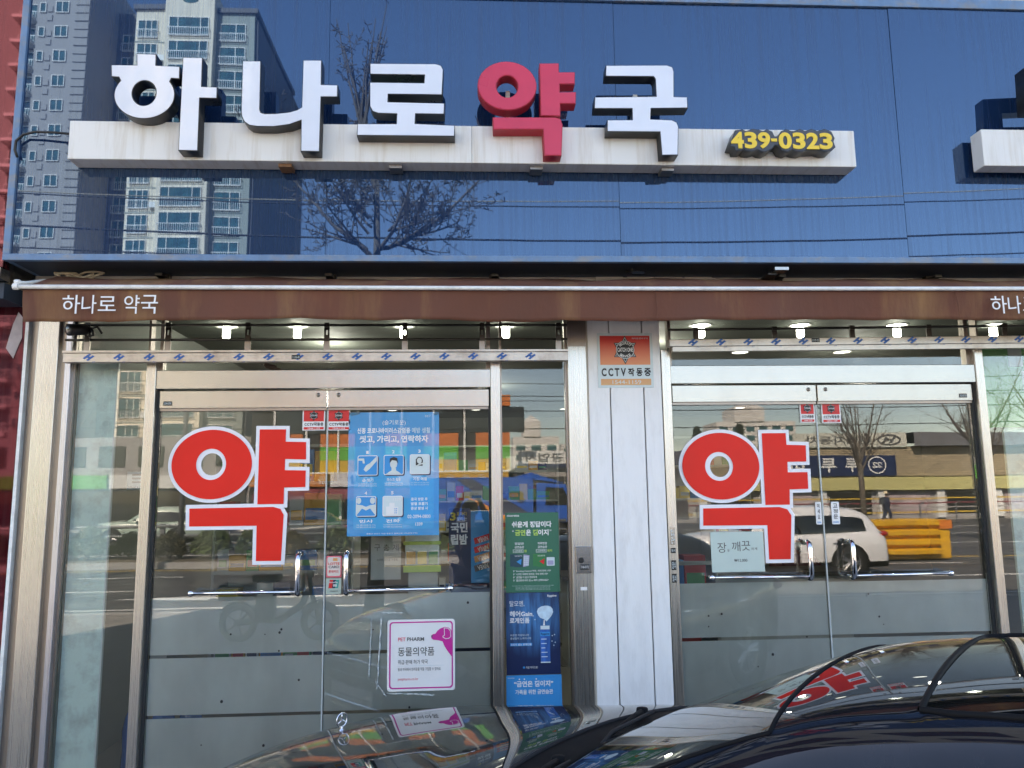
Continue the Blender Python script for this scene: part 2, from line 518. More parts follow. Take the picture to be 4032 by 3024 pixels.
# ------------------------------------------------------------------ blue fascia
fas = thing('sign_fascia', (1.5, -.15, 3.08), 'long mirror-glossy blue sign fascia with weathered blue frame above the awning', 'sign fascia')
FX0, FX1, FZ0, FZ1 = -2.5, 7.6, 3.08, 4.70
Bx('frame_bar', M_BLUEF, fas, FX0, FX1, -.325, -.29, FZ0, FZ0+.036, bevel=.003)
Bx('frame_bar', M_BLUEF, fas, FX0, FX1, -.325, -.29, FZ1-.03, FZ1+.03, bevel=.003)
Bx('frame_bar', M_BLUEF, fas, FX0, FX0+.036, -.3245, -.29, FZ0+.036, FZ1-.03, bevel=.003)
Bx('frame_return', M_BLUEF, fas, FX0+.002, FX0+.03, -.29, .0, FZ0+.004, FZ1)
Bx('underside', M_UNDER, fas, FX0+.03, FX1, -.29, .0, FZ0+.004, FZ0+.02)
Bx('top_cap', M_BLUEF, fas, FX0, FX1, -.29, -.2, FZ1, FZ1+.028)
jx = [FX0+.036, -.79, .858, 2.525, 4.2, 5.9, FX1]
tilt = [(.0, .0), (.05, .06), (-.05, -.08), (.12, .22), (0, .1), (0, 0)]
for k in range(6):
    w = jx[k+1]-jx[k]-.0025; h = FZ1-FZ0-.066
    o = MB().box(-w/2, w/2, -.004, .004, -h/2, h/2).build('panel', M_PANEL, fas)
    o.matrix_parent_inverse = Matrix.Identity(4)
    o.location = Vector(((jx[k]+jx[k+1])/2, -.304, FZ0+.036+h/2)) - fas.location
    o.rotation_euler = (R(tilt[k][0]), 0, R(tilt[k][1]))
Bx('backing_sheet', M_BLUEF, fas, FX0+.04, FX1, -.2965, -.292, FZ0+.04, FZ1-.035)
# cable entering the sign beam
cb = MB().tube([(-2.14, -.37, 3.775), (-2.25, -.37, 3.785), (-2.36, -.36, 3.792), (-2.43, -.34, 3.785), (-2.47, -.335, 3.75), (-2.475, -.33, 3.70), (-2.46, -.328, 3.66)], .007, 8)
tag(cb.build('sign_cable', M_BLACK, smooth=True), 'black cable running from the sign beam round the fascia edge', 'cable')

# ------------------------------------------------------------------ sign beam and channel letters
bmx = thing('sign_beam', (0, -.37, 3.6), 'long white box beam carrying the channel letters of the pharmacy name', 'sign beam')
for k, (a, b) in enumerate(((-2.141, .02), (.021, 2.194))):
    Bx('beam_box', M_BEAM, bmx, a, b, -.43, -.312, 3.608, 3.825, bevel=.004)
M_RUST = mk('rusty_bracket', (.2, .1, .05), .8, var=.4, scale=30)
for x in (-1.0, -.4, .38, 1.12): Bx('bracket', M_RUST if x < -.5 else M_STEELD, bmx, x-.035, x+.035, -.40, -.315, 3.588, 3.606)
for x, z in ((-1.70, 4.0), (.225, 4.05), (.95, 4.04), (-.34, 3.9), (-1.0, 3.9)):
    Bx('letter_strut', M_BEAM, bmx, x-.012, x+.012, -.40, -.38, 3.827, z)
bm2 = thing('sign_beam', (3.6, -.37, 3.6), 'white box beam of the next sign cut by the right edge of the picture', 'sign beam')
Bx('beam_box', M_BEAM, bm2, 2.935, 5.2, -.443, -.345, 3.618, 3.838, bevel=.004)
for x in (3.1, 3.7, 4.4): Bx('bracket', M_STEELD, bm2, x-.03, x+.03, -.345, -.31, 3.66, 3.70)

HA_TOP = [(-1.86, 4.032), (-1.899, 4.034), (-1.904, 4.103), (-1.77, 4.104), (-1.774, 4.17), (-1.671, 4.168), (-1.669, 4.104), (-1.543, 4.1), (-1.542, 4.028), (-1.585, 4.03)]
HA_A = [(-1.531, 4.153), (-1.426, 4.153), (-1.424, 3.987), (-1.341, 3.985), (-1.341, 3.919), (-1.431, 3.92), (-1.429, 3.622), (-1.531, 3.623)]
NA = [(-1.215, 4.138), (-1.116, 4.14), (-1.113, 3.86), (-1.108, 3.844), (-1.088, 3.837), (-1.025, 3.839), (-0.957, 3.848), (-0.915, 3.862), (-0.893, 3.877), (-0.892, 4.149), (-0.791, 4.15), (-0.79, 4.009), (-0.702, 4.008), (-0.702, 3.938), (-0.79, 3.937), (-0.792, 3.625), (-0.892, 3.626), (-0.894, 3.801), (-0.955, 3.776), (-1.039, 3.763), (-1.124, 3.763), (-1.166, 3.769), (-1.194, 3.789), (-1.209, 3.821), (-1.212, 3.85)]
RO = [(-0.532, 4.137), (-0.176, 4.141), (-0.145, 4.132), (-0.132, 4.107), (-0.139, 3.959), (-0.43, 3.958), (-0.431, 3.915), (-0.125, 3.912), (-0.128, 3.847), (-0.282, 3.847), (-0.284, 3.792), (-0.07, 3.785), (-0.072, 3.721), (-0.597, 3.719), (-0.595, 3.787), (-0.387, 3.79), (-0.385, 3.845), (-0.483, 3.847), (-0.515, 3.858), (-0.53, 3.888), (-0.532, 4.027), (-0.239, 4.028), (-0.236, 4.073), (-0.531, 4.072)]
YAK_YA = [(0.396, 4.154), (0.504, 4.157), (0.503, 4.104), (0.592, 4.106), (0.59, 4.034), (0.507, 4.032), (0.506, 3.986), (0.595, 3.989), (0.592, 3.919), (0.507, 3.918), (0.506, 3.845), (0.397, 3.846)]
YAK_G = [(0.134, 3.834), (0.477, 3.839), (0.507, 3.829), (0.517, 3.796), (0.507, 3.618), (0.413, 3.617), (0.409, 3.767), (0.138, 3.763)]
GUK = [(0.765, 4.149), (1.108, 4.157), (1.14, 4.146), (1.147, 4.118), (1.141, 3.97), (1.216, 3.969), (1.216, 3.903), (1.01, 3.897), (1.005, 3.836), (1.122, 3.833), (1.151, 3.819), (1.159, 3.791), (1.149, 3.628), (1.058, 3.626), (1.053, 3.761), (0.76, 3.759), (0.763, 3.828), (0.902, 3.831), (0.903, 3.895), (0.693, 3.892), (0.697, 3.961), (1.04, 3.97), (1.039, 4.073), (1.03, 4.086), (0.761, 4.083)]
NUM = [(1.437, 3.682), (1.474, 3.776), (1.516, 3.782), (1.534, 3.772), (1.572, 3.786), (1.609, 3.781), (1.632, 3.774), (1.655, 3.784), (1.683, 3.771), (1.695, 3.743), (1.713, 3.743), (1.734, 3.775), (1.763, 3.786), (1.79, 3.776), (1.806, 3.776), (1.842, 3.788), (1.869, 3.777), (1.907, 3.789), (1.939, 3.778), (1.982, 3.79), (2.019, 3.776), (2.035, 3.737), (2.027, 3.716), (2.036, 3.684), (2.01, 3.66), (1.973, 3.656), (1.936, 3.667), (1.871, 3.664), (1.842, 3.653), (1.805, 3.657), (1.787, 3.665), (1.759, 3.652), (1.727, 3.661), (1.71, 3.69), (1.691, 3.69), (1.676, 3.67), (1.638, 3.651), (1.611, 3.654), (1.593, 3.663), (1.564, 3.653), (1.528, 3.656), (1.514, 3.668), (1.507, 3.658), (1.468, 3.657), (1.464, 3.677)]
a_r = math.asin((4.012-3.934)/.135)
ring = ell(-1.721, 3.934, .158, .135, 44, PI-a_r, 2*PI+a_r)
HA_H = [HA_TOP[0]] + HA_TOP[1:] + list(reversed(ring))
YF, YB = -.515, -.432
def letter(name, groups, label, mats):
    xs = [p[0] for g in groups for p in g[0]]
    t = thing(name, (sum(xs)/len(xs), YB, 3.7), label, 'sign letter', 'channel letters of the pharmacy sign')
    for g in groups:
        shape('letter_side', g, YF+.004, YB, mats[1], t)
        shape('letter_face', [outset(g[0], -.004)] + [outset(h, .004) for h in g[1:]], YF, YF+.003, mats[0], t)
    return t
WB = (M_LFACE, M_LBLACK)
letter('sign_letter', [[HA_H, ell(-1.723, 3.944, .062, .07)], [HA_A]], 'white channel letter with a round ring, first of the big sign', WB)
letter('sign_letter', [[NA]], 'white channel letter shaped like a hook and a post, second of the big sign', WB)
letter('sign_letter', [[RO]], 'white channel letter of zigzag strokes left of the red letter', WB)
letter('sign_letter', [[ell(.216, 4.019, .162, .143), ell(.216, 4.014, .059, .064)], [YAK_YA], [YAK_G]], 'red channel letter on the white beam, the only red one', (M_LRED, M_LREDS))
letter('sign_letter', [[GUK]], 'white channel letter right of the red letter', WB)
sh = [(3.167, 4.17), (3.6, 4.20), (3.6, 4.10), (3.28, 4.08), (3.28, 3.99), (3.6, 4.0), (3.6, 3.90), (3.155, 3.905)]
tl = thing('sign_letter', (3.4, YB, 3.7), 'black sided letter of the next sign at the right edge', 'sign letter', 'channel letters of the pharmacy sign')
shape('letter_side', [sh], -.525, -.45, M_LBLACK, tl); shape('letter_face', [outset(sh, -.004)], -.53, -.527, M_LFACE, tl)
shape('letter_side', [rect(3.66, 3.76, 3.66, 4.2)], -.525, -.45, M_LBLACK, tl); shape('letter_face', [rect(3.664, 3.756, 3.664, 4.196)], -.53, -.527, M_LFACE, tl)

pn = thing('phone_number_sign', (1.74, YB, 3.65), 'dark scalloped plate with yellow phone number digits on the white beam', 'sign')
shape('plate', [NUM], YF, YB, M_LBLACK, pn)
shape('plate_face', [outset(NUM, -.004)], YF-.003, YF-.001, mk('plate_grey', (.05, .055, .07), .4), pn)
for ch, a, b in zip('439-0323', (1.446, 1.522, 1.597, 1.672, 1.714, 1.793, 1.870, 1.946), (1.517, 1.591, 1.666, 1.704, 1.787, 1.864, 1.941, 2.018)):
    text(ch, a, b, *((3.668, 3.764) if ch != '-' else (3.710, 3.727)), YF-.004, M_YEL, pn, bold=.035, name='digit', th=.004)

# ------------------------------------------------------------------ awning
awn = thing('awning', (1, -.3, 2.73), 'faded brown fabric awning rolled up under the blue fascia with white front pipe', 'awning')
random.seed(4)
AX0, AX1 = -2.337, 6.4
nx = 160
mb = MB()
rows = [(-.06, 3.045), (-.13, 3.035), (-.22, 3.005), (-.31, 2.965), (-.37, 2.928), (-.397, 2.906)]
for i in range(nx+1):
    x = AX0+(AX1-AX0)*i/nx
    for j, (y, z) in enumerate(rows):
        w = .006*math.sin(x*5.1+j)+.005*math.sin(x*11+2*j)
        mb.v.append((x+(.045 if i == 0 else 0)*(1-j/5), y, z+(w if 0 < j < 5 else 0)))
k = len(rows)
mb.f = [(i*k+j, (i+1)*k+j, (i+1)*k+j+1, i*k+j+1) for i in range(nx) for j in range(k-1)]
o = mb.build('canopy', M_AWN, awn, smooth=True)
s_ = o.modifiers.new('thick', 'SOLIDIFY'); s_.thickness = .003
mb = MB(); nr = 9
for i in range(nx+1):
    x = AX0+(AX1-AX0)*i/nx
    for j in range(nr):
        t = j/(nr-1)
        mb.v.append((x, -.399+.016*t*math.sin(x*2.7+1)+.010*t*math.sin(x*7.3)+.006*t*math.sin(x*17+t*2)+.004*t*math.sin(x*41+3*t), 2.903-(.172+.0045*math.sin(x*1.9)+.003*math.sin(x*9)+.0015*math.sin(x*23))*t))
mb.f = [(i*nr+j, (i+1)*nr+j, (i+1)*nr+j+1, i*nr+j+1) for i in range(nx) for j in range(nr-1)]
o = mb.build('valance', M_AWN, awn, smooth=True)
s_ = o.modifiers.new('thick', 'SOLIDIFY'); s_.thickness = .003
MB().tube([(-2.36, -.416, 2.908), (1, -.416, 2.902), (6.4, -.416, 2.912)], .0115, 10).build('front_pipe', M_WPIPE, awn, smooth=True)
MB().tube([(-2.352, -.412, 2.93), (-2.35, -.35, 2.945), (-2.345, -.2, 3.0), (-2.34, -.05, 3.04)], .010, 8).build('side_arm', M_WPIPE, awn, smooth=True)
MB().tube([(-2.375, -.416, 2.908), (-2.35, -.416, 2.908)], .017, 10).build('pipe_cap', M_WPIPE, awn)
MB().tube([(-2.375, -.405, 2.935), (-2.35, -.405, 2.935)], .014, 10).build('pipe_cap', M_WPIPE, awn)
for x in (-.62, 1.02, 2.72):
    MB().tube([(x, -.402, 2.89), (x+.004, -.412-.006*math.sin(x*7), 2.80), (x+.002, -.418, 2.74)], .0022, 6).build('seam', M_AWN, awn)
for x0 in (-2.114, 2.90, 5.2):
    for ch, a, b in (('하', 0, .09), ('나', .098, .172), ('로', .182, .272), ('약', .314, .392), ('국', .400, .486)):
        text(ch, x0+a, x0+b, 2.760 if ch != '로' else 2.775, 2.860 if ch != '로' else 2.853, -.429, M_WTXT, awn, th=.002)
M_ROPE = mk('rope', (.4, .34, .25), .9, var=.3, scale=40)
rp = MB()
random.seed(2)
for k in range(4):
    p = [(-2.33+i*.055, -.12+.02*random.uniform(-1, 1), 3.055+.018*math.sin(i*1.3+k)+.012*random.uniform(-1, 1)) for i in range(5+k % 2)]
    rp.tube(p, .007, 6)
rp.tube([(-2.33, -.1, 3.06), (-2.36, -.09, 3.0), (-2.372, -.07, 2.93)], .008, 6)
tag(rp.build('rope', M_ROPE, smooth=True), 'knotted tan rope on top of the awning at its left end', 'rope')
MB()
for x in (-1.75, -.8, .15, 1.85, 2.8, 3.75):
    t = thing('awning_bracket', (x, -.1, 3.03), ORD[int((x+1.75)/.94+.3)]+' dark awning bracket from the left in the gap under the fascia', 'bracket', 'awning brackets under the fascia')
    Bx('plate', M_BROD, t, x-.03, x+.03, -.06, -.02, 3.0, 3.08); Bx('arm', M_BROD, t, x-.02, x+.02, -.14, -.06, 3.05, 3.065)
t = thing('flood_light', (.95, -.28, 3.03), 'small black flood light hanging under the fascia above the pillar', 'light')
MB().add([(.92, -.30, 3.02), (.99, -.30, 3.02), (.975, -.20, 3.055), (.905, -.20, 3.055), (.92, -.29, 3.035), (.99, -.29, 3.035), (.975, -.19, 3.07), (.905, -.19, 3.07)], [(0, 1, 2, 3), (4, 5, 6, 7), (0, 1, 5, 4), (1, 2, 6, 5), (2, 3, 7, 6), (3, 0, 4, 7)]).build('housing', M_BLACK, t)
MB().tube([(.94, -.2, 3.06), (.94, -.2, 3.08)], .006, 6).build('stem', M_BLACK, t)
t = thing('flood_light', (1.78, -.26, 3.03), 'small silver flood light under the fascia right of the pillar', 'light')
Bx('housing', M_STEELH, t, 1.74, 1.82, -.30, -.22, 3.045, 3.062); Bx('bracket', M_BLACK, t, 1.72, 1.77, -.25, -.1, 3.03, 3.042)

# ------------------------------------------------------------------ posts, pillar
t = thing('steel_post', (-2.4, 0, 0), 'weathered stainless steel corner post at the left end of the shop front', 'post')
Bx('edge_strip', M_WPIPE, t, -2.531, -2.513, -.004, .03, 0, 2.88)
Bx('recess', M_STEELD, t, -2.513, -2.456, .03, .1, 0, 2.88)
Bx('post_face', M_STEEL, t, -2.456, -2.337, -.01, .1, 0, 2.88, bevel=.004)
Bx('inner_jamb', M_STEELD, t, -2.337, -2.30, .02, .1, FLZ, 2.88)
Bx('inner_rail', mk_steel('grey_alu', c=(.5, .5, .55), rough=.3), t, -2.30, -2.268, .0, .1, FLZ, 2.88, bevel=.003)
t = thing('steel_post', (.635, 0, 0), 'stainless steel post with lock box left of the white pillar', 'post')
Bx('post_face', M_STEEL, t, .578, .69, -.01, .12, 0, 2.88, bevel=.004)
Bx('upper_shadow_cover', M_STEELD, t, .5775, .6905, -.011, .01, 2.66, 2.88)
lk = Bx('lock_box', M_STEELH, t, .597, .688, -.022, -.01, 1.352, 1.502, bevel=.003)
MB().lathe([(0, -.004), (.012, -.004), (.012, 0), (.016, .002)], (.628, -.024, 1.425), 'Y', 16).build('keyhole', M_BLACK, lk)
Bx('label', M_BLACK, lk, .622, .672, -.0235, -.0215, 1.372, 1.402)
text('3146-0172', .624, .670, 1.380, 1.395, -.0237, M_WTXT, lk, th=.0005)
Bx('label', M_WTXT, t, .622, .660, -.0125, -.0102, 1.258, 1.276)
pil = thing('pillar', (.92, 0, 0), 'white painted pillar of vertical boards between the two doorways', 'pillar')
for a, b in ((.700, .823), (.8305, 1.022), (1.0295, 1.1315)): Bx('board', M_WHITEP, pil, a, b, -.012, .03, 0, 2.88, bevel=.003)
Bx('joint_backing', mk('joint_grey', (.3, .3, .3), .8), pil, .699, 1.131, .03, .12, 0, 2.88)
Bx('edge_trim', M_BEIGE, pil, .6905, .6995, -.006, .1, 0, 2.88)

# ------------------------------------------------------------------ door frames, glass
def frame(label, jl, jr, hz, x_hdr):
    t = thing('door_frame', ((jl[0]+jr[1])/2, 0, FLZ), label, 'door frame')
    Bx('jamb', M_STEEL, t, jl[0], jl[1], -.012, .085, FLZ, 2.64, bevel=.003)
    Bx('jamb', M_STEEL, t, jr[0], jr[1], -.012, .085, FLZ, 2.64, bevel=.003)
    Bx('jamb_seal', M_RUBBER, t, jl[1], jl[1]+.012, .03, .08, FLZ, hz[0])
    Bx('jamb_seal', M_RUBBER, t, jr[0]-.014, jr[0], .03, .08, FLZ, hz[0])
    Bx('header', M_STEELH, t, x_hdr[0], x_hdr[1], -.004, .09, hz[0], hz[1], bevel=.003)
    Bx('transom_frame', M_STEELD, t, x_hdr[0], x_hdr[0]+.02, .03, .08, hz[1], 2.88)
    Bx('transom_frame', M_STEELD, t, x_hdr[1]-.025, x_hdr[1], .03, .08, hz[1], 2.88)
    Bx('transom_pane', M_GLASS, t, x_hdr[0]+.02, x_hdr[1]-.025, .05, .056, hz[1], 2.88)
    return t
frame('stainless steel frame around the left doorway', (-1.839, -1.785), (.124, .178), (2.42, 2.528), (-1.785, .124))
frame('stainless steel frame around the right doorway', (1.136, 1.19), (3.060, 3.112), (2.435, 2.544), (1.19, 3.060))
M_HAND = mk('handle_chrome', (.78, .78, .8), .06, 1., var=.02)
def door(label, x0, x1, z1, inner, gaps, lockx, sticker=None):
    t = thing('glass_door', ((x0+x1)/2, .05, FLZ), label, 'door')
    Bx('pane', M_GLASS, t, x0, x1, .048, .056, .325, z1-.095)
    rl = Bx('top_rail', M_STEELH, t, x0, x1, .02, .082, z1-.1, z1, bevel=.002)
    Bx('rail_lip', M_STEELD, t, x0, x1, .03, .074, z1-.115, z1-.1)
    Bx('bottom_rail', M_STEELH, t, x0, x1, .02, .082, .23, .325)
    MB().lathe([(0, -.003), (.011, -.003), (.0125, 0), (.0125, .004)], (lockx, .019, z1-.028), 'Y', 18).build('lock', M_STEELD, rl, smooth=True)
    Bx('lock_slot', M_BLACK, rl, lockx-.0012, lockx+.0012, .0145, .017, z1-.034, z1-.022)
    rg = random.Random(int(x0*100))
    for k in range(9):
        sx_, sz_, sr_ = rg.uniform(x0+.1, x1-.1), rg.uniform(.4, 1.2), rg.uniform(.003, .008)
        shape('dirt_spot', [ell(sx_, sz_, sr_, sr_*1.1, 10)], .0468, .0474, M_RUBBER, t)
    for a, b in gaps: Bx('frosted_film', M_FROST, t, x0+.002, x1-.002, .0575, .0582, a, b)
    e = x1 if inner == 'R' else x0
    s = -1 if inner == 'R' else 1
    # L-shaped pull: upright grip with returns into the glass, and a level bar running back from it
    hx = e + s*.128; zb, zt = 1.262, 1.492
    if x0 > 1: hx = e + s*.122; zb, zt = 1.292, 1.510
    h = MB()
    h.tube([(hx, .045, zt-.012), (hx, .0, zt-.006), (hx, -.026, zt-.014), (hx, -.034, zt-.04), (hx, -.034, zb+.035), (hx, -.026, zb+.012), (hx, .0, zb+.004), (hx, .045, zb+.008)], .0145, 14)
    hb = h.build('pull_handle', M_HAND, t, smooth=True)
    ex = hx + s*.578; zl = zb+.018
    MB().tube([(hx+s*.012, -.018, zl), (ex, -.018, zl+.004)], .0095, 12).build('level_bar', M_HAND, hb, smooth=True)
    MB().lathe([(0, -.034), (.012, -.033), (.0165, -.026), (.0165, -.008), (.012, .0), (.008, .045)], (ex, .0, zl+.004), 'Y', 16).build('bar_stud', M_HAND, hb, smooth=True)
    return t
LG = ((.33, .611), (.628, .928), (.946, 1.252))
RG = ((.33, .953), (.972, 1.276))
RG2 = ((.33, .953), (.972, 1.270))
door('left glass leaf of the left doorway with the big red letter on it', -1.770, -.8265, 2.412, 'R', LG, -.873)
door('right glass leaf of the left doorway with the blue notice on it', -.8175, .114, 2.412, 'L', LG, -.757)
door('left glass leaf of the right doorway with the big red letter on it', 1.203, 2.0755, 2.428, 'R', RG, 2.030)
door('right glass leaf of the right doorway without a big letter', 2.0845, 3.044, 2.428, 'L', RG2, 2.135)
for x in (-.822, 2.080): tag(Bx('door_seal', mk('clear_seal', (.45, .5, .5), .3), None, x-.004, x+.004, .044, .06, .33, 2.31), 'pale sealing strip in the gap of the %s doorway' % ('left' if x < 0 else 'right'), 'seal')
def fixed(label, x0, x1, z1, y=.05):
    t = thing('shop_window', ((x0+x1)/2, y, FLZ), label, 'window')
    Bx('pane', M_GLASS, t, x0+.012, x1-.012, y, y+.007, FLZ+.06, z1)
    Bx('sill', M_STEELH, t, x0, x1, .0, .09, FLZ, FLZ+.06)
    Bx('stile', M_STEELD, t, x0, x0+.012, .03, .09, FLZ+.06, z1)
    Bx('stile', M_STEELD, t, x1-.012, x1, .03, .09, FLZ+.06, z1)
    return t
fixed('narrow fixed pane left of the left doorway', -2.268, -1.839, 2.88)
fixed('narrow fixed pane with posters between the left doorway and its post', .178, .578, 2.88)
fixed('fixed pane at the right edge with a green poster behind it', 3.112, 4.3, 2.88)
t = thing('steel_post', (4.4, 0, 0), 'stainless steel post out at the right end of the shop front', 'post')
Bx('post_face', M_STEEL, t, 4.3, 8, -.01, .1, 0, 2.88)

# ------------------------------------------------------------------ roller shutters pulled up behind the awning
def shutter(label, x0, x1, zl, zr, xs, rods, two):
    t = thing('roller_shutter', ((x0+x1)/2, -.08, zl[0]), label, 'roller shutter')
    def zz(x, k): return zl[k]+(zr[k]-zl[k])*(x-x0)/(x1-x0)
    m = MB()
    m.add([(x0, -.10, zl[0]), (x1, -.10, zr[0]), (x1, -.055, zr[0]), (x0, -.055, zl[0]), (x0, -.10, zl[1]), (x1, -.10, zr[1]), (x1, -.055, zr[1]), (x0, -.055, zl[1])],
          [(0, 3, 2, 1), (4, 5, 6, 7), (0, 1, 5, 4), (1, 2, 6, 5), (2, 3, 7, 6), (3, 0, 4, 7)])
    m.build('bottom_bar', M_BRZ, t, bevel=.003)
    if two:
        m = MB(); d = .028
        m.add([(x0+.02, -.092, zl[0]-d), (x1, -.092, zr[0]-d), (x1, -.06, zr[0]-d), (x0+.02, -.06, zl[0]-d), (x0+.02, -.092, zl[0]-.001), (x1, -.092, zr[0]-.001), (x1, -.06, zr[0]-.001), (x0+.02, -.06, zl[0]-.001)],
              [(0, 3, 2, 1), (4, 5, 6, 7), (0, 1, 5, 4), (1, 2, 6, 5), (2, 3, 7, 6), (3, 0, 4, 7)])
        m.build('lower_bar', M_BRZ, t)
    else:
        MB().box(x0, x1, -.112, -.05, zl[1], zl[1]+.012).build('bar_lip', M_BRZ, t)
    n = int((x1-x0-.1)/.165)
    for k in range(n):
        x = x0+.14+.165*k
        zc = (zz(x, 0)+zz(x, 1))/2
        text('H', x-.026, x+.026, zc-.018, zc+.022, -.1005, M_TAPE, t, bold=.085, name='tape_mark', th=.001, shear=.5, rot=R(-28))
        text('//', x+.02, x+.036, zc-.03, zc-.021, -.1005, M_TAPE, t, name='tape_mark', th=.001)
    for a, b in rods: MB().tube([(x0, -.085, a), (x1, -.085, b)], .0075, 8).build('rod', M_BROD, t, smooth=True)
    for x in xs:
        ra = rods[-1][0]+(rods[-1][1]-rods[-1][0])*(x-x0)/(x1-x0)
        Bx('link', M_BROD, t, x-.014, x+.014, -.098, -.074, ra-.012, ra+.012)
        if len(rods) > 1:
            rb = rods[0][0]
            g = shape('link', [rect(x-.015, x+.015, rb+.008, ra-.014), rect(x-.005, x+.005, rb+.025, ra-.03)], -.093, -.080, M_BROD, t)
            Bx('link', M_BROD, t, x-.014, x+.014, -.098, -.074, rb-.012, rb+.012)
            Bx('link', M_STEELD, t, x-.016, x+.016, -.095, -.082, zl[1]+.012, rb-.012)
        else:
            Bx('link', M_BROD, t, x-.015, x+.015, -.093, -.08, zz(x, 1), ra-.012)
    return t
shutter('raised roller shutter with taped bar above the left doorway', -2.262, .570, (2.560, 2.613), (2.560, 2.613), [-2.14+.443*k for k in range(7)], ((2.690, 2.690), (2.776, 2.772)), False)
shutter('raised roller shutter with double taped bar above the right doorway', 1.166, 4.25, (2.641, 2.683), (2.664, 2.712), [1.33+.47*k for k in range(6)], ((2.743, 2.775),), True)

# ------------------------------------------------------------------ vinyl letters, posters and stickers on the glass
GY = .047        # just outside the glass face
def P_(name, c, rough=.45, **k): return mk(name, c, rough, var=k.pop('var', .04), scale=k.pop('scale', 5), **k)
M_PBLUE = P_('print_blue', (.003, .27, .58), .3, coat=1.); M_PBLUE2 = P_('print_blue_light', (.006, .33, .64), .3, coat=1.); M_PGREEN = P_('print_green', (.022, .15, .09)); M_WIN = P_('print_white_inside', (.8, .8, .8))
M_PNAVY = P_('print_navy', (.008, .02, .075)); M_PMAG = P_('print_magenta', (.62, .02, .30)); M_PRED = P_('print_red', (.7, .02, .02))
M_PCYAN = P_('print_cyan', (.015, .28, .64)); M_PGREY = P_('print_grey', (.1, .1, .1)); M_PPAPER = P_('paper_pale', (.52, .64, .6))
M_PALE = P_('print_pale', (.62, .72, .74)); M_PLIME = P_('print_lime', (.42, .62, .12)); M_PORANGE = P_('print_orange', (.75, .35, .12)); M_PINK = P_('print_pink', (.8, .15, .2))
M_PSKIN = P_('print_ivory', (.62, .68, .66)); M_PTEAL = P_('print_teal', (.02, .35, .3)); M_PYEL = P_('print_yellow', (.75, .55, .05))
LV_YA = [(-1.206, 2.189), (-1.057, 2.188), (-1.057, 2.117), (-0.941, 2.114), (-0.939, 2.014), (-1.057, 2.018), (-1.058, 1.954), (-0.939, 1.951), (-0.939, 1.857), (-1.059, 1.856), (-1.059, 1.763), (-1.206, 1.763)]
LV_G = [(-1.583, 1.744), (-1.117, 1.747), (-1.076, 1.735), (-1.057, 1.701), (-1.065, 1.446), (-1.204, 1.447), (-1.206, 1.643), (-1.58, 1.644)]
RV_YA = [(1.738, 2.141), (1.883, 2.141), (1.884, 2.071), (2.001, 2.067), (1.998, 1.971), (1.883, 1.97), (1.882, 1.908), (2.001, 1.908), (1.999, 1.81), (1.886, 1.808), (1.882, 1.719), (1.736, 1.719)]
RV_G = [(1.363, 1.704), (1.818, 1.706), (1.865, 1.692), (1.887, 1.656), (1.867, 1.405), (1.739, 1.405), (1.74, 1.602), (1.359, 1.605)]
def vinyl(label, ring, hole, hole2, ya, g):
    t = thing('vinyl_letter', (ring[0], GY, g[0][1]), label, 'letter sticker')
    d = .0205
    shape('white_outline', [ell(ring[0], ring[1], ring[2]+d, ring[3]+d, 72), ell(*hole2, 48)], GY-.0012, GY, M_VWHITE, t)
    shape('white_outline', [outset(ya, d)], GY-.0022, GY-.0010, M_VWHITE, t)
    shape('white_outline', [outset(g, d)], GY-.0032, GY-.0020, M_VWHITE, t)
    shape('red_stroke', [ell(*ring, 72), ell(*hole, 48)], GY-.0058, GY-.0045, M_VRED, t)
    shape('red_stroke', [ya], GY-.0058, GY-.0045, M_VRED, t)
    shape('red_stroke', [g], GY-.0058, GY-.0045, M_VRED, t)
vinyl('big red letter with white outline stuck on the left doorway', (-1.469, 1.992, .225, .197), (-1.473, 1.992, .084, .089), (-1.470, 1.992, .060, .063), LV_YA, LV_G)
vinyl('big red letter with white outline stuck on the right doorway', (1.481, 1.950, .231, .196), (1.470, 1.948, .084, .085), (1.475, 1.947, .058, .062), RV_YA, RV_G)

def sheet(name, label, cat, x0, x1, z0, z1, mat, y=GY, r=0., group=None, th=.0015):
    t = thing(name, ((x0+x1)/2, y, z0), label, cat, group)
    shape('sheet', [rrect(x0, x1, z0, z1, r) if r else rect(x0, x1, z0, z1)], y-th, y, mat, t)
    return t
def flat(t, loops, y, mat, name='print'): return shape(name, loops, y-.0008, y, mat, t)

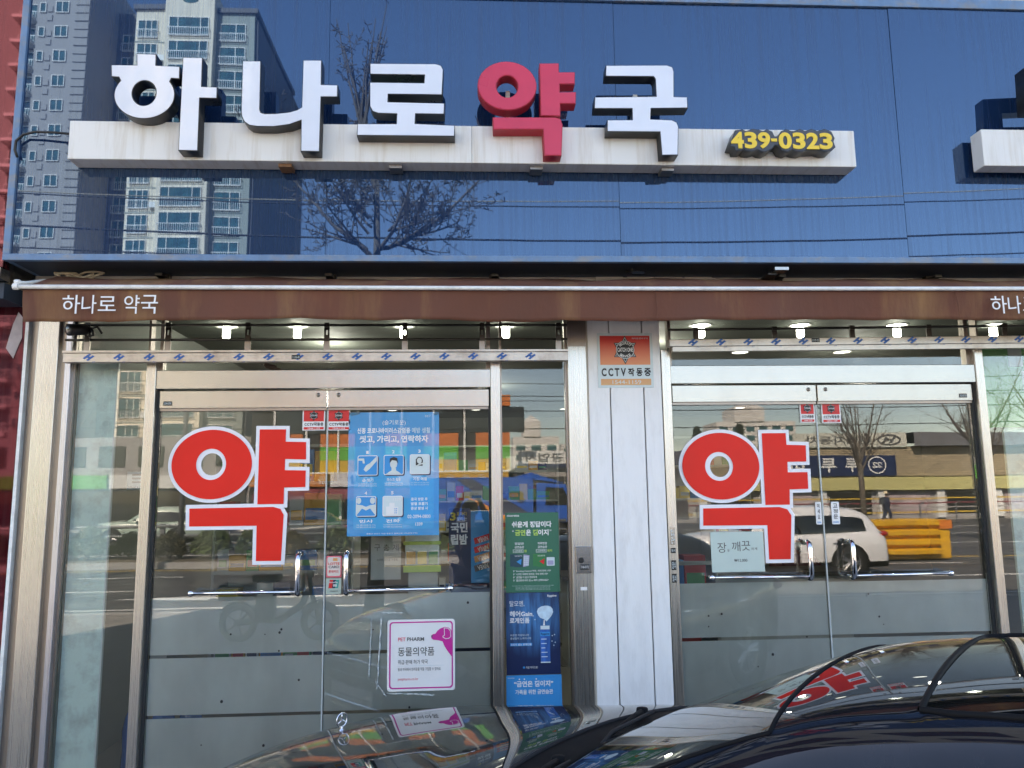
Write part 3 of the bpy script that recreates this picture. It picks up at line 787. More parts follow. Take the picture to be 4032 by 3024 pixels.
# security badge: black six-pointed star with a round centre
def badge(t, cx, cz, r, y, big):
    def tri(rr, a0): return [(cx+rr*math.sin(a0+k*2*PI/3)*.94, cz+rr*math.cos(a0+k*2*PI/3)*1.05) for k in range(3)]
    flat(t, [tri(r, 0)], y, M_BLACK); flat(t, [tri(r, PI)], y-.0011, M_BLACK)
    if big:
        for a in (0, PI): flat(t, [outset(tri(r, a), -.0045), outset(tri(r, a), -.007)], y-.0022-(.0005 if a else 0), M_PALE)
    flat(t, [ell(cx, cz, r*.66, r*.66, 36)], y-.0036, M_PALE)
    flat(t, [ell(cx, cz, r*.62, r*.62, 36)], y-.0047, M_BLACK)
    text('CATCH ONE', cx-r*.56, cx+r*.56, cz-r*.15, cz+r*.15, y-.0056, M_WTXT, t, bold=.02, th=.0006)
    if big:
        for body, rad, sgn in (('SECURITY', r*.49, 1), ('SERVICE', r*.49, -1)):
            n = len(body)
            for i, ch in enumerate(body):
                a = (i-(n-1)/2)*(.24)*sgn
                px = cx+rad*math.sin(a); pz = cz+rad*math.cos(a) if sgn > 0 else cz-rad*math.cos(a)
                ra = -a if sgn > 0 else -a
                if sgn < 0: px = cx+rad*math.sin(-a)
                w = .004 if ch == 'I' else .011
                text(ch, px-w/2, px+w/2, pz-.0075, pz+.0075, y-.0056, M_WTXT, t, bold=.02, th=.0006, rot=-a if sgn > 0 else -a)
def mk_fade(name, a, b, z0, z1):
    m, nt, n, l, bs = _base(name)
    tc = n.new('ShaderNodeTexCoord'); sp = n.new('ShaderNodeSeparateXYZ'); l.new(tc.outputs['Object'], sp.inputs[0])
    l.new(_mixc(n, l, _range(n, l, sp.outputs[2], 0, 1, z0, z1), b, a), bs.inputs['Base Color'])
    bs.inputs['Roughness'].default_value = .45
    return m
t = sheet('security_sign', 'faded red and white security camera sign on the white pillar', 'sign', .756, 1.085, 2.412, 2.738, M_PALE, y=-.013, th=.004)
flat(t, [rect(.771, 1.069, 2.548, 2.722)], -.0175, mk_fade('faded_red', (.62, .025, .02), (.8, .3, .13), 2.55, 2.70))
badge(t, .920, 2.637, .082, -.019, True)
text('캐치원경비구역', .962, 1.058, 2.701, 2.711, -.0185, M_PALE, t, th=.0006)
for ch, a, b in zip('CCTV작동중', (.777, .817, .855, .891, .934, .984, 1.031), (.806, .846, .883, .922, .972, 1.020, 1.070)):
    text(ch, a, b, 2.480, 2.528, -.0175, M_BLACK, t, bold=.035, th=.001)
flat(t, [rect(.772, 1.070, 2.427, 2.464)], -.0175, mk_fade('faded_orange', (.75, .36, .14), (.72, .42, .2), 2.42, 2.47))
text('1544-1159', .84, 1.01, 2.434, 2.456, -.0185, M_PALE, t, th=.0006)
for i, (x0, x1, z0, z1, lab) in enumerate(((-.965, -.836, 2.181, 2.308, 'on the left leaf of the left doorway'), (-.823, -.692, 2.180, 2.307, 'on the right leaf of the left doorway'),
                                          (1.980, 2.072, 2.203, 2.326, 'on the left leaf of the right doorway'), (2.113, 2.231, 2.200, 2.323, 'on the right leaf of the right doorway'))):
    w = x1-x0
    t = sheet('security_sticker', 'small red and white security camera sticker '+lab, 'sticker', x0, x1, z0, z1, M_WTXT, group='security stickers on the doors')
    flat(t, [rect(x0+.007, x1-.007, z0+.052, z1-.006)], GY-.0022, M_PRED)
    badge(t, x0+w*.5, z0+.086, .030, GY-.0032, False)
    text('CCTV작동중', x0+.012, x1-.010, z0+.026, z0+.046, GY-.0022, M_BLACK, t, bold=.03, th=.0006, track=1.15)
    flat(t, [rect(x0+.008, x1-.007, z0+.005, z0+.019)], GY-.0022, M_PRED)
    text('1544-1159', x0+w*.25, x1-w*.22, z0+.007, z0+.016, GY-.0034, M_WTXT, t, bold=.01, th=.0005)

# blue hygiene notice, pasted on the inside of the pane
t = sheet('notice_poster', 'large blue hygiene notice with five pictograms on the left doorway', 'poster', -.700, -.178, 1.575, 2.283, M_PBLUE, y=GY)
YP = GY-.0017
flat(t, [rrect(-.665, -.208, 1.612, 2.085, .012)], YP, M_PBLUE2)
text('(슬기로운)', -.505, -.372, 2.205, 2.238, YP, M_WIN, t, th=.0006)
text('신종 코로나바이러스감염증', -.650, -.345, 2.160, 2.193, YP, M_WIN, t, bold=.025, th=.0006)
text('예방 생활', -.335, -.228, 2.160, 2.193, YP, M_PALE, t, bold=.01, th=.0006)
text('씻고, 가리고, 연락하자', -.637, -.240, 2.104, 2.148, YP, M_WIN, t, bold=.03, th=.0006)
text('중랑구', -.26, -.228, 2.252, 2.266, YP, M_WIN, t, th=.0006)
cells = [(-.645, 1.918, '1', '손 씻기'), (-.496, 1.920, '2', '마스크 착용'), (-.346, 1.922, '3', '기침 예절'), (-.651, 1.685, '4', '인사'), (-.500, 1.685, '5', '전화')]
for k, (x, z, nn, cap) in enumerate(cells):
    flat(t, [rrect(x+.006, x+.121, z-.006, z+.110, .010)], YP-.0010, M_PNAVY)
    flat(t, [rrect(x, x+.115, z, z+.115, .010)], YP-.0020, M_WIN)
    flat(t, [rrect(x+.004, x+.111, z+.004, z+.111, .008)], YP-.0031, M_PALE if k in (2, 4) else M_PCYAN)
    text(nn, x+.048, x+.062, z+.124, z+.142, YP-.001, M_WIN, t, bold=.03, th=.0006)
    text(cap, x+.02 if k else x+.028, x+.098 if k else x+.09, z-.036, z-.017, YP-.001, M_WIN, t, bold=.02, th=.0006)
    for q in range(2): text('자주 정확히 비누로 손을 씻어요', x+.005, x+.112, z-.052-q*.012, z-.044-q*.012, YP-.001, M_PALE, t, th=.0005)
def ic(p, k, m, lay=0): flat(t, [[(cells[k][0]+a*.115, cells[k][1]+b*.115) for a, b in p]], YP-.0042-.0011*lay, m)
ic([(.95, .95), (.62, .62), (.42, .50), (.30, .30), (.42, .18), (.62, .34), (.80, .55), (.95, .72)], 0, M_PSKIN); ic([(.04, .85), (.32, .85), (.36, .60), (.26, .60), (.24, .74), (.04, .74)], 0, M_PSKIN)
ic([(.12, .04), (.32, .18), (.40, .22), (.40, .34), (.62, .34), (.62, .22), (.70, .18), (.90, .04)], 1, M_PSKIN); ic(ell(.5, .55, .18, .24, 20), 1, M_PSKIN, 1); ic([(.30, .58), (.32, .82), (.5, .90), (.68, .84), (.72, .56), (.64, .70), (.42, .74)], 1, M_BLACK, 2)
ic([(.30, .45), (.30, .75), (.42, .88), (.58, .86), (.66, .70), (.64, .42)], 2, M_BLACK); ic(ell(.48, .68, .12, .15, 18), 2, M_PSKIN, 1); ic([(.22, .38), (.8, .55), (.82, .60), (.50, .54)], 2, M_PSKIN, 2)
ic([(.02, .04), (.30, .40), (.5, .30), (.70, .40), (.98, .04), (.98, .60), (.7, .56), (.5, .48), (.3, .56), (.02, .60)], 3, M_PSKIN); ic(ell(.14, .78, .12, .16, 16), 3, M_PSKIN); ic(ell(.82, .78, .13, .16, 16), 3, M_PSKIN)
ic(rect(.18, .48, .06, .48), 4, M_WIN); ic(rect(.34, .60, .06, .66), 4, M_WIN, 1); ic(rect(.56, .78, .06, .46), 4, M_WIN)
for a in (.62, .70):
    for b in (.14, .24, .34): ic(rect(a-.02, a+.02, b, b+.05), 4, M_PCYAN, 2)
text('1339', cells[4][0]+.06, cells[4][0]+.104, cells[4][1]+.085, cells[4][1]+.103, YP-.0042, M_WIN, t, th=.0005)
for k, s in enumerate(('중국 방문 후', '발열 호흡기', '증상 발생 시')): text(s, -.338, -.243, 1.771-k*.026, 1.789-k*.026, YP-.001, M_WIN, t, bold=.02, th=.0006)
text('02-2094-0800', -.357, -.226, 1.672, 1.692, YP-.001, M_WIN, t, bold=.01, th=.0006)
text('1339', -.312, -.272, 1.630, 1.648, YP-.001, M_WIN, t, bold=.01, th=.0006)
text('중랑구 보건소 지금 중랑구 봉화산로 179(중랑구청)', -.59, -.30, 1.583, 1.592, YP, M_WIN, t, th=.0005)
M_TAPEC = mk_glass('clear_tape', (.9, .93, .93), 1.5, .5)
for x in (-.205, -.685): tag(shape('clear_tape', [[(x, 2.262), (x+.05, 2.275), (x+.043, 2.298), (x-.006, 2.285)]], GY-.006, GY-.0055, M_TAPEC), 'strip of clear tape at the top %s corner of the blue notice' % ('right' if x > -.4 else 'left'), 'tape')

# green stop-smoking poster
YG = GY
t = sheet('advert_poster', 'green poster with two medicine packs between the left doorway and the pillar', 'poster', .203, .511, 1.246, 1.694, M_PGREEN, y=YG)
YP = YG-.002
text('nicorette', .213, .283, 1.672, 1.685, YP, M_WIN, t, bold=.015, th=.0005)
text('쉬운게 정답이다', .240, .470, 1.610, 1.645, YP, M_WIN, t, bold=.035, th=.0006)
text('“', .242, .252, 1.586, 1.596, YP, M_WIN, t, th=.0006); text('금연', .258, .318, 1.564, 1.598, YP, M_PLIME, t, bold=.035, th=.0006)
text('은', .322, .350, 1.564, 1.598, YP, M_WIN, t, bold=.035, th=.0006); text('껌', .360, .390, 1.564, 1.598, YP, M_PLIME, t, bold=.035, th=.0006)
text('이지', .392, .452, 1.564, 1.598, YP, M_WIN, t, bold=.035, th=.0006); text('”', .458, .468, 1.586, 1.596, YP, M_WIN, t, th=.0006)
for x, ls, tail in ((.245, ('껌같은', '금연습관', '니코레트'), '껌'), (.378, ('하루한장', '금연습관', '니코레트'), '패치')):
    for k, s in enumerate(ls[:2]): text(s, x+.010, x+.064, 1.512-k*.020, 1.526-k*.020, YP, M_WIN, t, bold=.015, th=.0005)
    flat(t, [rect(x, x+.060, 1.468, 1.486), rect(x+.0015, x+.0585, 1.4695, 1.4845)], YP, M_WIN)
    text(ls[2], x+.004, x+.056, 1.4712, 1.4832, YP, M_WIN, t, bold=.01, th=.0005); text(tail, x+.064, x+.078+(.014 if x > .3 else 0), 1.470, 1.4845, YP, M_PLIME, t, bold=.02, th=.0005)
for x, c2, c3, cc in ((.228, (.01, .06, .09), M_PCYAN, 'a'), (.360, (.02, .2, .06), M_PRED, 'b')):
    m = P_('pack_'+cc, c2)
    flat(t, [rect(x, x+.045, 1.391, 1.460)], YP, m); flat(t, [rect(x+.024, x+.072, 1.387, 1.457)], YP-.0011, m)
    text('NICORETTE', x+.027, x+.069, 1.446, 1.453, YP-.0022, M_WIN, t, th=.0004)
    flat(t, [[(x+.036, 1.418), (x+.066, 1.434), (x+.062, 1.400)]], YP-.0022, c3)
    lil = P_('blister_lilac', (.38, .36, .55))
    flat(t, [[(x+.074, 1.388), (x+.106, 1.394), (x+.112, 1.452), (x+.078, 1.458)]] if cc == 'a' else [rrect(x+.078, x+.124, 1.392, 1.440, .004)], YP, lil if cc == 'a' else M_PALE)
    if cc == 'a':
        for i in range(3):
            for j in range(5): flat(t, [rrect(x+.078+i*.010, x+.086+i*.010, 1.396+j*.011, 1.404+j*.011, .002)], YP-.0011, M_PALE)
    else: flat(t, [rrect(x+.083, x+.117, 1.397, 1.422, .004)], YP-.0011, lil)
for k, s in enumerate(('Smoking Control 부문, 세계 판매 1위*', '니코틴 대체제 껌부문, 국내 판매 1위*', '금연을 더 쉽고 편리하게', '흡연량에 따라 껌 or 패치 선택하세요*')):
    z = 1.364-k*.0172
    text('V', .246, .257, z-.005, z+.006, YP, M_WIN, t, th=.0004, shear=.4); text(s, .262, .262+(.200, .182, .118, .185)[k], z-.006, z+.0065, YP, M_WIN, t, bold=.008, th=.0004)
for k in range(4): text('Nicorette in Kantar 2020 Smoking Control OTC market 2019 value sales', .238+(.02 if k else 0), .476-(.02 if k else 0), 1.280-k*.0072, 1.2845-k*.0072, YP, M_PALE, t, th=.0003)
# dark blue hair foam poster
def mk_hair(name):
    m, nt, n, l, b = _base(name)
    t1, mp = _noise(n, l, 9, (6, 1, .7), 6); mp.inputs['Rotation'].default_value = (0, R(50), 0)
    tc = n.new('ShaderNodeTexCoord'); vm = n.new('ShaderNodeVectorMath'); vm.operation = 'DISTANCE'
    l.new(tc.outputs['Object'], vm.inputs[0]); vm.inputs[1].default_value = (.345, .045, 1.10)
    g = _range(n, l, vm.outputs['Value'], 1, 0, .03, .22)
    mu = n.new('ShaderNodeMath'); mu.operation = 'MULTIPLY'; l.new(g, mu.inputs[0]); l.new(_range(n, l, t1.outputs[0], .15, 1, .35, .7), mu.inputs[1])
    l.new(_mixc(n, l, mu.outputs[0], (.005, .018, .075), (.06, .28, .62)), b.inputs['Base Color'])
    b.inputs['Roughness'].default_value = .4
    return m
t = sheet('advert_poster', 'dark blue poster with a foam bottle below the green poster', 'poster', .201, .506, .796, 1.244, mk_hair('hair_print'), y=YG)
text('Rpgaine', .438, .490, 1.216, 1.231, YP, M_WIN, t, bold=.02, th=.0005)
text('탈모엔,', .222, .306, 1.168, 1.200, YP, M_WIN, t, th=.0006); text('헤어Gain', .222, .350, 1.112, 1.144, YP, M_WIN, t, bold=.025, th=.0006); text('로게인폼', .222, .334, 1.076, 1.107, YP, M_WIN, t, bold=.025, th=.0006)
text('바르면 치료되니까', .224, .330, 1.005, 1.017, YP, M_PALE, t, th=.0005); text('풍성함이 느껴지니까', .224, .342, .987, .999, YP, M_PALE, t, th=.0005)
flat(t, [rect(.222, .347, .952, .968)], YP, M_PCYAN); text('흐르지 않는 로게인폼', .226, .343, .954, .966, YP-.0011, M_WIN, t, bold=.008, th=.0004)
FO = [(.377, 1.138), (.383, 1.155), (.401, 1.166), (.420, 1.170), (.440, 1.170), (.456, 1.164), (.466, 1.152), (.469, 1.134), (.462, 1.118), (.450, 1.103), (.431, 1.083), (.418, 1.095), (.395, 1.104), (.384, 1.118)]
flat(t, [FO], YP, P_('foam_print', (.55, .72, .85), var=.2, scale=25)); flat(t, [[(.411, 1.062), (.421, 1.062), (.420, 1.092), (.415, 1.092)]], YP-.0011, M_WIN)
flat(t, [rect(.396, .447, 1.040, 1.060)], YP, M_PALE); flat(t, [rrect(.394, .449, .858, 1.038, .006)], YP, P_('bottle_print', (.02, .12, .42), var=.4, scale=8, stretch=(4, 1, 1)))
flat(t, [rect(.394, .449, 1.004, 1.026)], YP-.0011, M_PCYAN); text('Rpgaine', .398, .445, 1.007, 1.022, YP-.0022, M_PNAVY, t, bold=.02, th=.0004)
for k, w in enumerate((.03, .03, .022, .034, .034)): flat(t, [rect(.399, .399+w, .985-k*.024, .989-k*.024)], YP-.0011, M_PALE)
flat(t, [rect(.394, .449, .858, .864)], YP-.0011, M_PALE)
for a, b in ((.462, 1.005), (.475, 1.010), (.460, .975), (.478, .968), (.470, .952), (.355, 1.115), (.365, 1.095)): flat(t, [ell(a, b, .003, .003, 10)], YP, M_PALE)
text('지금 약국으로!', .310, .377, .828, .841, YP, M_WIN, t, th=.0005); flat(t, [rect(.293, .305, .832, .838)], YP, M_PCYAN); flat(t, [rect(.296, .302, .829, .841)], YP-.0011, M_PCYAN)
# third poster, cut by the car
t = sheet('advert_poster', 'bright blue poster under the dark blue one, its foot behind the car', 'poster', .198, .510, .40, .793, M_PCYAN, y=YG)
text('nicorette', .207, .244, .776, .783, YP, M_WIN, t, th=.0004)
text('“금연은 껌이지”', .242, .462, .730, .763, YP, M_WIN, t, bold=.03, th=.0006); text('가족을 위한 금연습관', .248, .460, .690, .716, YP, M_WIN, t, bold=.02, th=.0006)
for x in (.272, .300, .367): flat(t, [ell(x, .772, .004, .004, 12)], YP, M_WIN)
# pet medicine sticker
t = sheet('pet_sticker', 'white rounded sticker with magenta border and dog head on the left doorway', 'sticker', -.466, -.088, .724, 1.110, M_WTXT, r=.018)
YP = GY-.0022
flat(t, [rrect(-.454, -.100, .737, 1.098, .018), rrect(-.447, -.107, .744, 1.091, .014)], YP, M_PMAG)
DOG = [(-.222, 1.019), (-.213, 1.027), (-.198, 1.030), (-.186, 1.046), (-.170, 1.058), (-.146, 1.066), (-.124, 1.062), (-.108, 1.046), (-.1065, .905), (-.122, .925), (-.140, .950), (-.150, .968), (-.157, .987), (-.182, .994), (-.209, .997), (-.220, 1.006)]
flat(t, [DOG], YP-.0003, M_PMAG)
EAR = [(-.150, 1.062), (-.126, 1.060), (-.112, 1.044), (-.110, 1.012), (-.122, 1.002), (-.140, 1.000), (-.155, 1.008), (-.158, 1.016), (-.148, 1.022)]
flat(t, [EAR, outset(EAR, -.003)], YP-.0014, M_WTXT); flat(t, [ell(-.216, 1.018, .005, .004, 12)], YP-.0014, M_PGREY)
text('PET', -.406, -.364, .993, 1.013, YP, M_PINK, t, bold=.02, th=.0006); text('PHARM', -.356, -.261, .993, 1.013, YP, M_PGREY, t, bold=.02, th=.0006)
text('동물의약품', -.406, -.204, .912, .960, YP, M_PGREY, t, bold=.008, th=.0006); text('취급·판매 허가 약국', -.406, -.240, .868, .892, YP, M_PGREY, t, th=.0006)
flat(t, [rect(-.406, -.15, .8585, .8600)], YP, M_PALE); text('동네 약국에서 반려동물 약을 구입할 수 있어요.', -.406, -.166, .832, .850, YP, M_PGREY, t, th=.0005); text('petpharm.co.kr', -.405, -.293, .778, .796, YP, M_PINK, t, th=.0005)
t = thing('clear_tape', (-.5, GY, .65), 'crinkled clear tape residue framing the pet sticker', 'tape')
M_TAPE2 = mk('tape_residue', (.5, .55, .55), .35, var=.4, scale=30, bump=.5)
random.seed(8)
for (x0, z0, x1, z1) in ((-.555, 1.12, -.565, .80), (-.50, 1.12, -.52, .74), (-.545, 1.150, -.38, 1.148), (-.47, .716, -.20, .700), (-.53, .78, -.47, .70)):
    n = 14; up_, dn = [], []
    d = Vector((x1-x0, z1-z0)).normalized(); nn = Vector((-d.y, d.x))
    for i in range(n+1):
        p = Vector((x0, z0))+(Vector((x1, z1))-Vector((x0, z0)))*i/n
        up_.append(tuple(p+nn*random.uniform(.001, .006))); dn.append(tuple(p-nn*random.uniform(.001, .006)))
    shape('tape_strip', [up_+dn[::-1]], GY-.001, GY, M_TAPE2, t)
# card stickers
t = sheet('card_sticker', 'small pink and white card sticker beside the right pull of the left doorway', 'sticker', -.812, -.727, 1.349, 1.468, M_PINK, r=.004)
flat(t, [rrect(-.806, -.733, 1.357, 1.462, .010)], GY-.0022, P_('print_cream', (.75, .66, .6)))
text('LOTTE', -.801, -.738, 1.418, 1.432, GY-.0034, M_PRED, t, bold=.02, th=.0004); text('CARD', -.799, -.740, 1.400, 1.414, GY-.0034, M_PGREY, t, bold=.02, th=.0004); text('롯데카드', -.799, -.742, 1.374, 1.390, GY-.0034, M_PRED, t, bold=.02, th=.0004)
flat(t, [rect(-.775, -.75, 1.44, 1.455)], GY-.0034, M_PORANGE)
t = sheet('card_sticker', 'small grey green card sticker under the pink one', 'sticker', -.812, -.727, 1.257, 1.344, P_('print_sage', (.45, .55, .48)), r=.004)
for a, b, m in ((-.798, -.778, M_PRED), (-.778, -.762, M_PNAVY), (-.762, -.744, M_PTEAL)): flat(t, [[(a, 1.290), (b, 1.290), (b+.006, 1.336), (a+.006, 1.336)]], GY-.0022, m)
text('UnionPay', -.793, -.745, 1.316, 1.327, GY-.0034, M_WTXT, t, bold=.02, th=.0004); text('银联', -.772, -.750, 1.297, 1.312, GY-.0034, M_WTXT, t, bold=.02, th=.0004); text('仅受理信用卡', -.79, -.745, 1.270, 1.278, GY-.0034, M_PGREY, t, th=.0004)
# price paper on the right doorway
t = sheet('price_paper', 'pale handbill with a price under the big red letter of the right doorway', 'notice', 1.399, 1.712, 1.337, 1.566, M_PPAPER, y=GY)
for s, a, b, z0, z1 in (('장', 1.437, 1.490, 1.448, 1.506), ('을', 1.495, 1.508, 1.454, 1.468), ('깨', 1.523, 1.573, 1.455, 1.510), ('끗', 1.580, 1.632, 1.458, 1.512), ('하게', 1.637, 1.672, 1.459, 1.475)): text(s, a, b, z0, z1, GY-.0018, M_PGREY, t, th=.0005)
text('₩12,000', 1.533, 1.610, 1.392, 1.412, GY-.0018, M_PGREY, t, th=.0005)
# push / fixed stickers
for x0, x1, s, e, lab in ((2.036, 2.072, '미세요', 'PUSH', 'white upright push sticker on the left leaf of the right doorway'), (2.132, 2.180, '고정문', 'FIXED', 'white upright fixed-door sticker on the right leaf of the right doorway')):
    t = sheet('door_sticker', lab, 'sticker', x0, x1, 1.601, 1.732, M_WTXT, r=.006)
    for k, ch in enumerate(s): text(ch, x0+.011, x1-.011, 1.697-k*.032, 1.722-k*.032, GY-.0022, M_PGREY, t, bold=.02, th=.0004)
    text(e, x0+.007, x1-.007, 1.609, 1.618, GY-.0022, M_PCYAN, t, bold=.02, th=.0004)
# small black makers' labels on the rails, stickers on the jambs
for x, y, z, s, lab in ((-1.723, .019, 2.328, '2244-5704', 'on the top rail of the left doorway'), (2.985, .019, 2.345, '433-0124', 'on the top rail of the right doorway'), (-.98, -.101, 2.574, '10-2456-48', 'on the left shutter bar'), (1.29, -.093, 2.655, '2245', 'on the right shutter bar near the pillar'), (2.04, -.1, 2.665, '010-22', 'on the middle of the right shutter bar')):
    w = .024 if x != 1.29 else .02
    t = sheet('maker_label', 'tiny black phone label '+lab, 'label', x-w, x+w, z, z+.024, M_BLACK, y=y, th=.001)
    text(s, x-w+.004, x+w-.004, z+.005, z+.019, y-.001, M_PALE, t, th=.0004)
for z, h, lab in ((1.50, .10, 'grey lock plate label high on the jamb right of the pillar'), (1.455, .03, 'tiny square label under the lock plate right of the pillar'), (1.36, .055, 'torn black label on the jamb right of the pillar'), (1.29, .05, 'lowest torn black label on the jamb right of the pillar')):
    t = sheet('jamb_label', lab, 'label', 1.147, 1.175, z, z+h, M_STEELH if h > .09 else M_BLACK, y=-.0125, th=.002)
    text('열쇠', 1.150, 1.172, z+.008, z+h-.008, -.0147, M_PALE, t, th=.0004)

# ------------------------------------------------------------------ inside the pharmacy
M_BULB = mk_emit('lamp_tube', (.9, 1., .93), 8)
M_DISC = mk_emit('lamp_disc', (.92, 1., .95), .8)
M_RIM = mk('lamp_rim', (.2, .2, .19), .5)
def downlight(x, y, bulb, lab='round ceiling downlight deep inside the pharmacy'):
    t = thing('downlight', (x, y, CEZ), lab, 'lamp', 'ceiling downlights of the pharmacy')
    MB().lathe([(.078, -.004), (.088, -.008), (.095, 0)], (x, y, CEZ), 'Z', 20).build('rim', M_RIM, t)
    MB().lathe([(0, -.003), (.075, -.003)], (x, y, CEZ), 'Z', 20).build('reflector', M_DISC, t)
    if bulb: MB().lathe([(0, -.10), (.022, -.10), (.029, -.09), (.029, -.004)], (x, y, CEZ), 'Z', 12).build('lamp_tube', M_BULB, t, smooth=True)
for k, x in enumerate((-1.87, -1.33, -.51, .29, 1.85, 2.66, 3.46, 4.27)): downlight(x, 1.5, True, ORD[k]+' bright lamp tube from the left in the row under the awning')
for x in (-1.94, -.49, 1.5, 2.59, 3.59): downlight(x, 2.7, False)
for y in (4.0, 5.2, 6.4, 7.6):
    for x in (-1.2, .1, 1.5, 2.9, 4.3): downlight(x, y, False)
for x, y in ((-1.2, 2.2), (1.6, 2.2), (3.6, 2.4), (0.2, 5), (3, 5.5)):
    ld = bpy.data.lights.new('downlight_light', 'POINT'); ld.energy = 3.2; ld.color = (.92, 1., .95); ld.shadow_soft_size = .06
    lo = bpy.data.objects.new('downlight_light', ld); lo.location = (x, y, CEZ-.16); col.objects.link(lo)

M_SHELF = mk('shelf_white', (.4, .42, .4), .5, var=.05)
M_CYAN = mk('cyan_board', (.72, .93, .91), .35, var=.05, scale=2, dirt=(.2, .25, .26, .5), dscale=9)
t = thing('partition_board', (-2.17, .14, FLZ), 'pale cyan upright board standing just inside the left pane', 'board')
Bx('board', M_CYAN, t, -2.255, -2.045, .085, .10, FLZ+.07, 2.62); Bx('edge', M_PALE, t, -2.045, -2.037, .083, .102, FLZ+.07, 2.62)
t = thing('partition_board', (3.6, .3, FLZ), 'pale cyan board with green poster just inside the right edge pane', 'board')
Bx('board', M_CYAN, t, 3.44, 4.2, .33, .35, FLZ, 2.2)
gp = Bx('green_poster', P_('poster_green', (.10, .42, .12)), t, 3.30, 4.2, .305, .325, 2.185, 2.72)
for x, z in ((3.50, 2.58), (3.58, 2.42), (3.62, 2.27)): Bx('note', M_PALE, gp, x, x+.09, .298, .304, z, z+.13)
boxc = [P_('box_%d' % i, c, .5) for i, c in enumerate(((.6, .62, .6), (.05, .2, .5), (.55, .3, .05), (.1, .35, .15), (.5, .06, .06), (.65, .5, .1), (.05, .06, .12), (.4, .45, .5)))]
random.seed(11)
def shelves(label, x0, x1, y0, y1, zs, fill=True, ztop=2.1):
    t = thing('shelf_unit', ((x0+x1)/2, (y0+y1)/2, FLZ), label, 'shelf')
    for z in zs: Bx('shelf', M_SHELF, t, x0, x1, y0, y1, z, z+.025)
    Bx('side_panel', M_SHELF, t, x0-.02, x0, y0, y1, FLZ, ztop); Bx('side_panel', M_SHELF, t, x1, x1+.02, y0, y1, FLZ, ztop)
    Bx('back_panel', M_SHELF, t, x0, x1, y1-.02, y1, FLZ+.02, ztop)
    if fill:
        for z in zs[:-1]:
            x = x0+.02
            while x < x1-.12:
                w = random.uniform(.09, .19); h = random.uniform(.09, .26)
                if x+w > x1-.01: break
                o = tag(Bx('medicine_box', random.choice(boxc), None, x, x+w-.006, y0+.01, y0+.16, z+.0255, z+.026+h), 'medicine box standing on the pharmacy shelves', 'box', 'boxes on the pharmacy shelves')
                if random.random() < .7:
                    Bx('label', random.choice(boxc), o, x+.012, x+w-.018, y0+.007, y0+.0095, z+.045+h*.1, z+.02+h*.55)
                x += w
    return t
shelves('white shelf of medicine boxes inside the left pane', -2.02, -.95, 1.9, 2.3, (.5, .85, 1.2, 1.55, 1.9, 2.2))
shelves('white shelf of medicine boxes at the back of the shop', -.6, 1.2, 6.2, 6.6, (.5, .9, 1.3, 1.7, 2.1, 2.45), ztop=2.5)
shelves('white shelf of medicine boxes inside the right doorway', 1.3, 3.4, 4.9, 5.3, (.5, .9, 1.3, 1.7, 2.1, 2.45), ztop=2.5)
shelves('low white shelf just inside the left leaf of the right doorway', 1.22, 1.62, .7, 1.0, (.5, .8, 1.12, 1.32), ztop=1.62)
ct = thing('counter', (1.6, 2.5, FLZ), 'pharmacy counter deep inside the right doorway', 'counter')
Bx('counter_body', M_SHELF, ct, .9, 3.6, 2.9, 3.4, FLZ, 1.0); Bx('counter_top', mk('counter_dark', (.08, .07, .065), .3), ct, .85, 3.65, 2.85, 3.45, 1.0, 1.04)
t = thing('display_stand', (-.0, .5, FLZ), 'navy and light blue lip balm display stand behind the left doorway', 'display')
Bx('navy_panel', M_PNAVY, t, -.13, .005, .36, .38, 1.27, 1.72); Bx('blue_panel', M_PCYAN, t, .005, .13, .36, .38, 1.27, 1.70); Bx('stand_box', M_PNAVY, t, -.12, .12, .381, .6, FLZ, 1.7)
text('3', -.122, -.088, 1.645, 1.695, .359, M_PYEL, t, bold=.03); text('초마다', -.083, -.018, 1.675, 1.697, .359, M_PYEL, t, bold=.01); text('팔리는', -.083, -.018, 1.645, 1.667, .359, M_WTXT, t, bold=.01)
text('국민', -.118, -.015, 1.572, 1.634, .359, M_WTXT, t, bold=.04); text('립밤', -.118, -.015, 1.500, 1.562, .359, M_WTXT, t, bold=.04)
for k, m in enumerate((M_PRED, M_PRED, M_PORANGE, M_PGREY)):
    z = 1.50-k*.055
    flat(t, [[(.03, z), (.125, z+.028), (.13, z+.068), (.022, z+.036)]], .359, m); text('NIVEA', .045, .11, z+.016, z+.044, .3575, M_WTXT, t, bold=.02, rot=PI+R(16))
t = sheet('inside_paper', 'white hanging paper notice behind the right pull of the left doorway', 'notice', -.60, -.42, 1.30, 1.56, M_SHELF, y=.35)
for ch, x in (('구', -.58), ('충', -.525), ('제', -.47)): text(ch, x, x+.035, 1.47, 1.51, .3475, M_PGREY, t, th=.001)
text('소아용 성인용 구충제', -.565, -.44, 1.41, 1.425, .3475, M_PGREY, t, th=.001)
t = thing('snack_display', (-.33, .5, FLZ), 'green and white tiered product display behind the right leaf of the left doorway', 'display')
Bx('tier', M_PALE, t, -.40, -.19, .42, .60, 1.36, 1.56); Bx('tier_front', M_PLIME, t, -.41, -.18, .405, .418, 1.335, 1.375); Bx('tier_front', M_PLIME, t, -.41, -.18, .405, .418, 1.50, 1.52); Bx('column', M_SHELF, t, -.38, -.2, .43, .6, FLZ, 1.35)
for k in range(3): Bx('pack', boxc[(2, 5, 3)[k]], t, -.39+k*.068, -.335+k*.068, .39, .404, 1.385, 1.46)
t = thing('water_pack', (-1.95, .45, FLZ), 'blue shrink-wrapped water bottles on the floor inside the left pane', 'bottles')
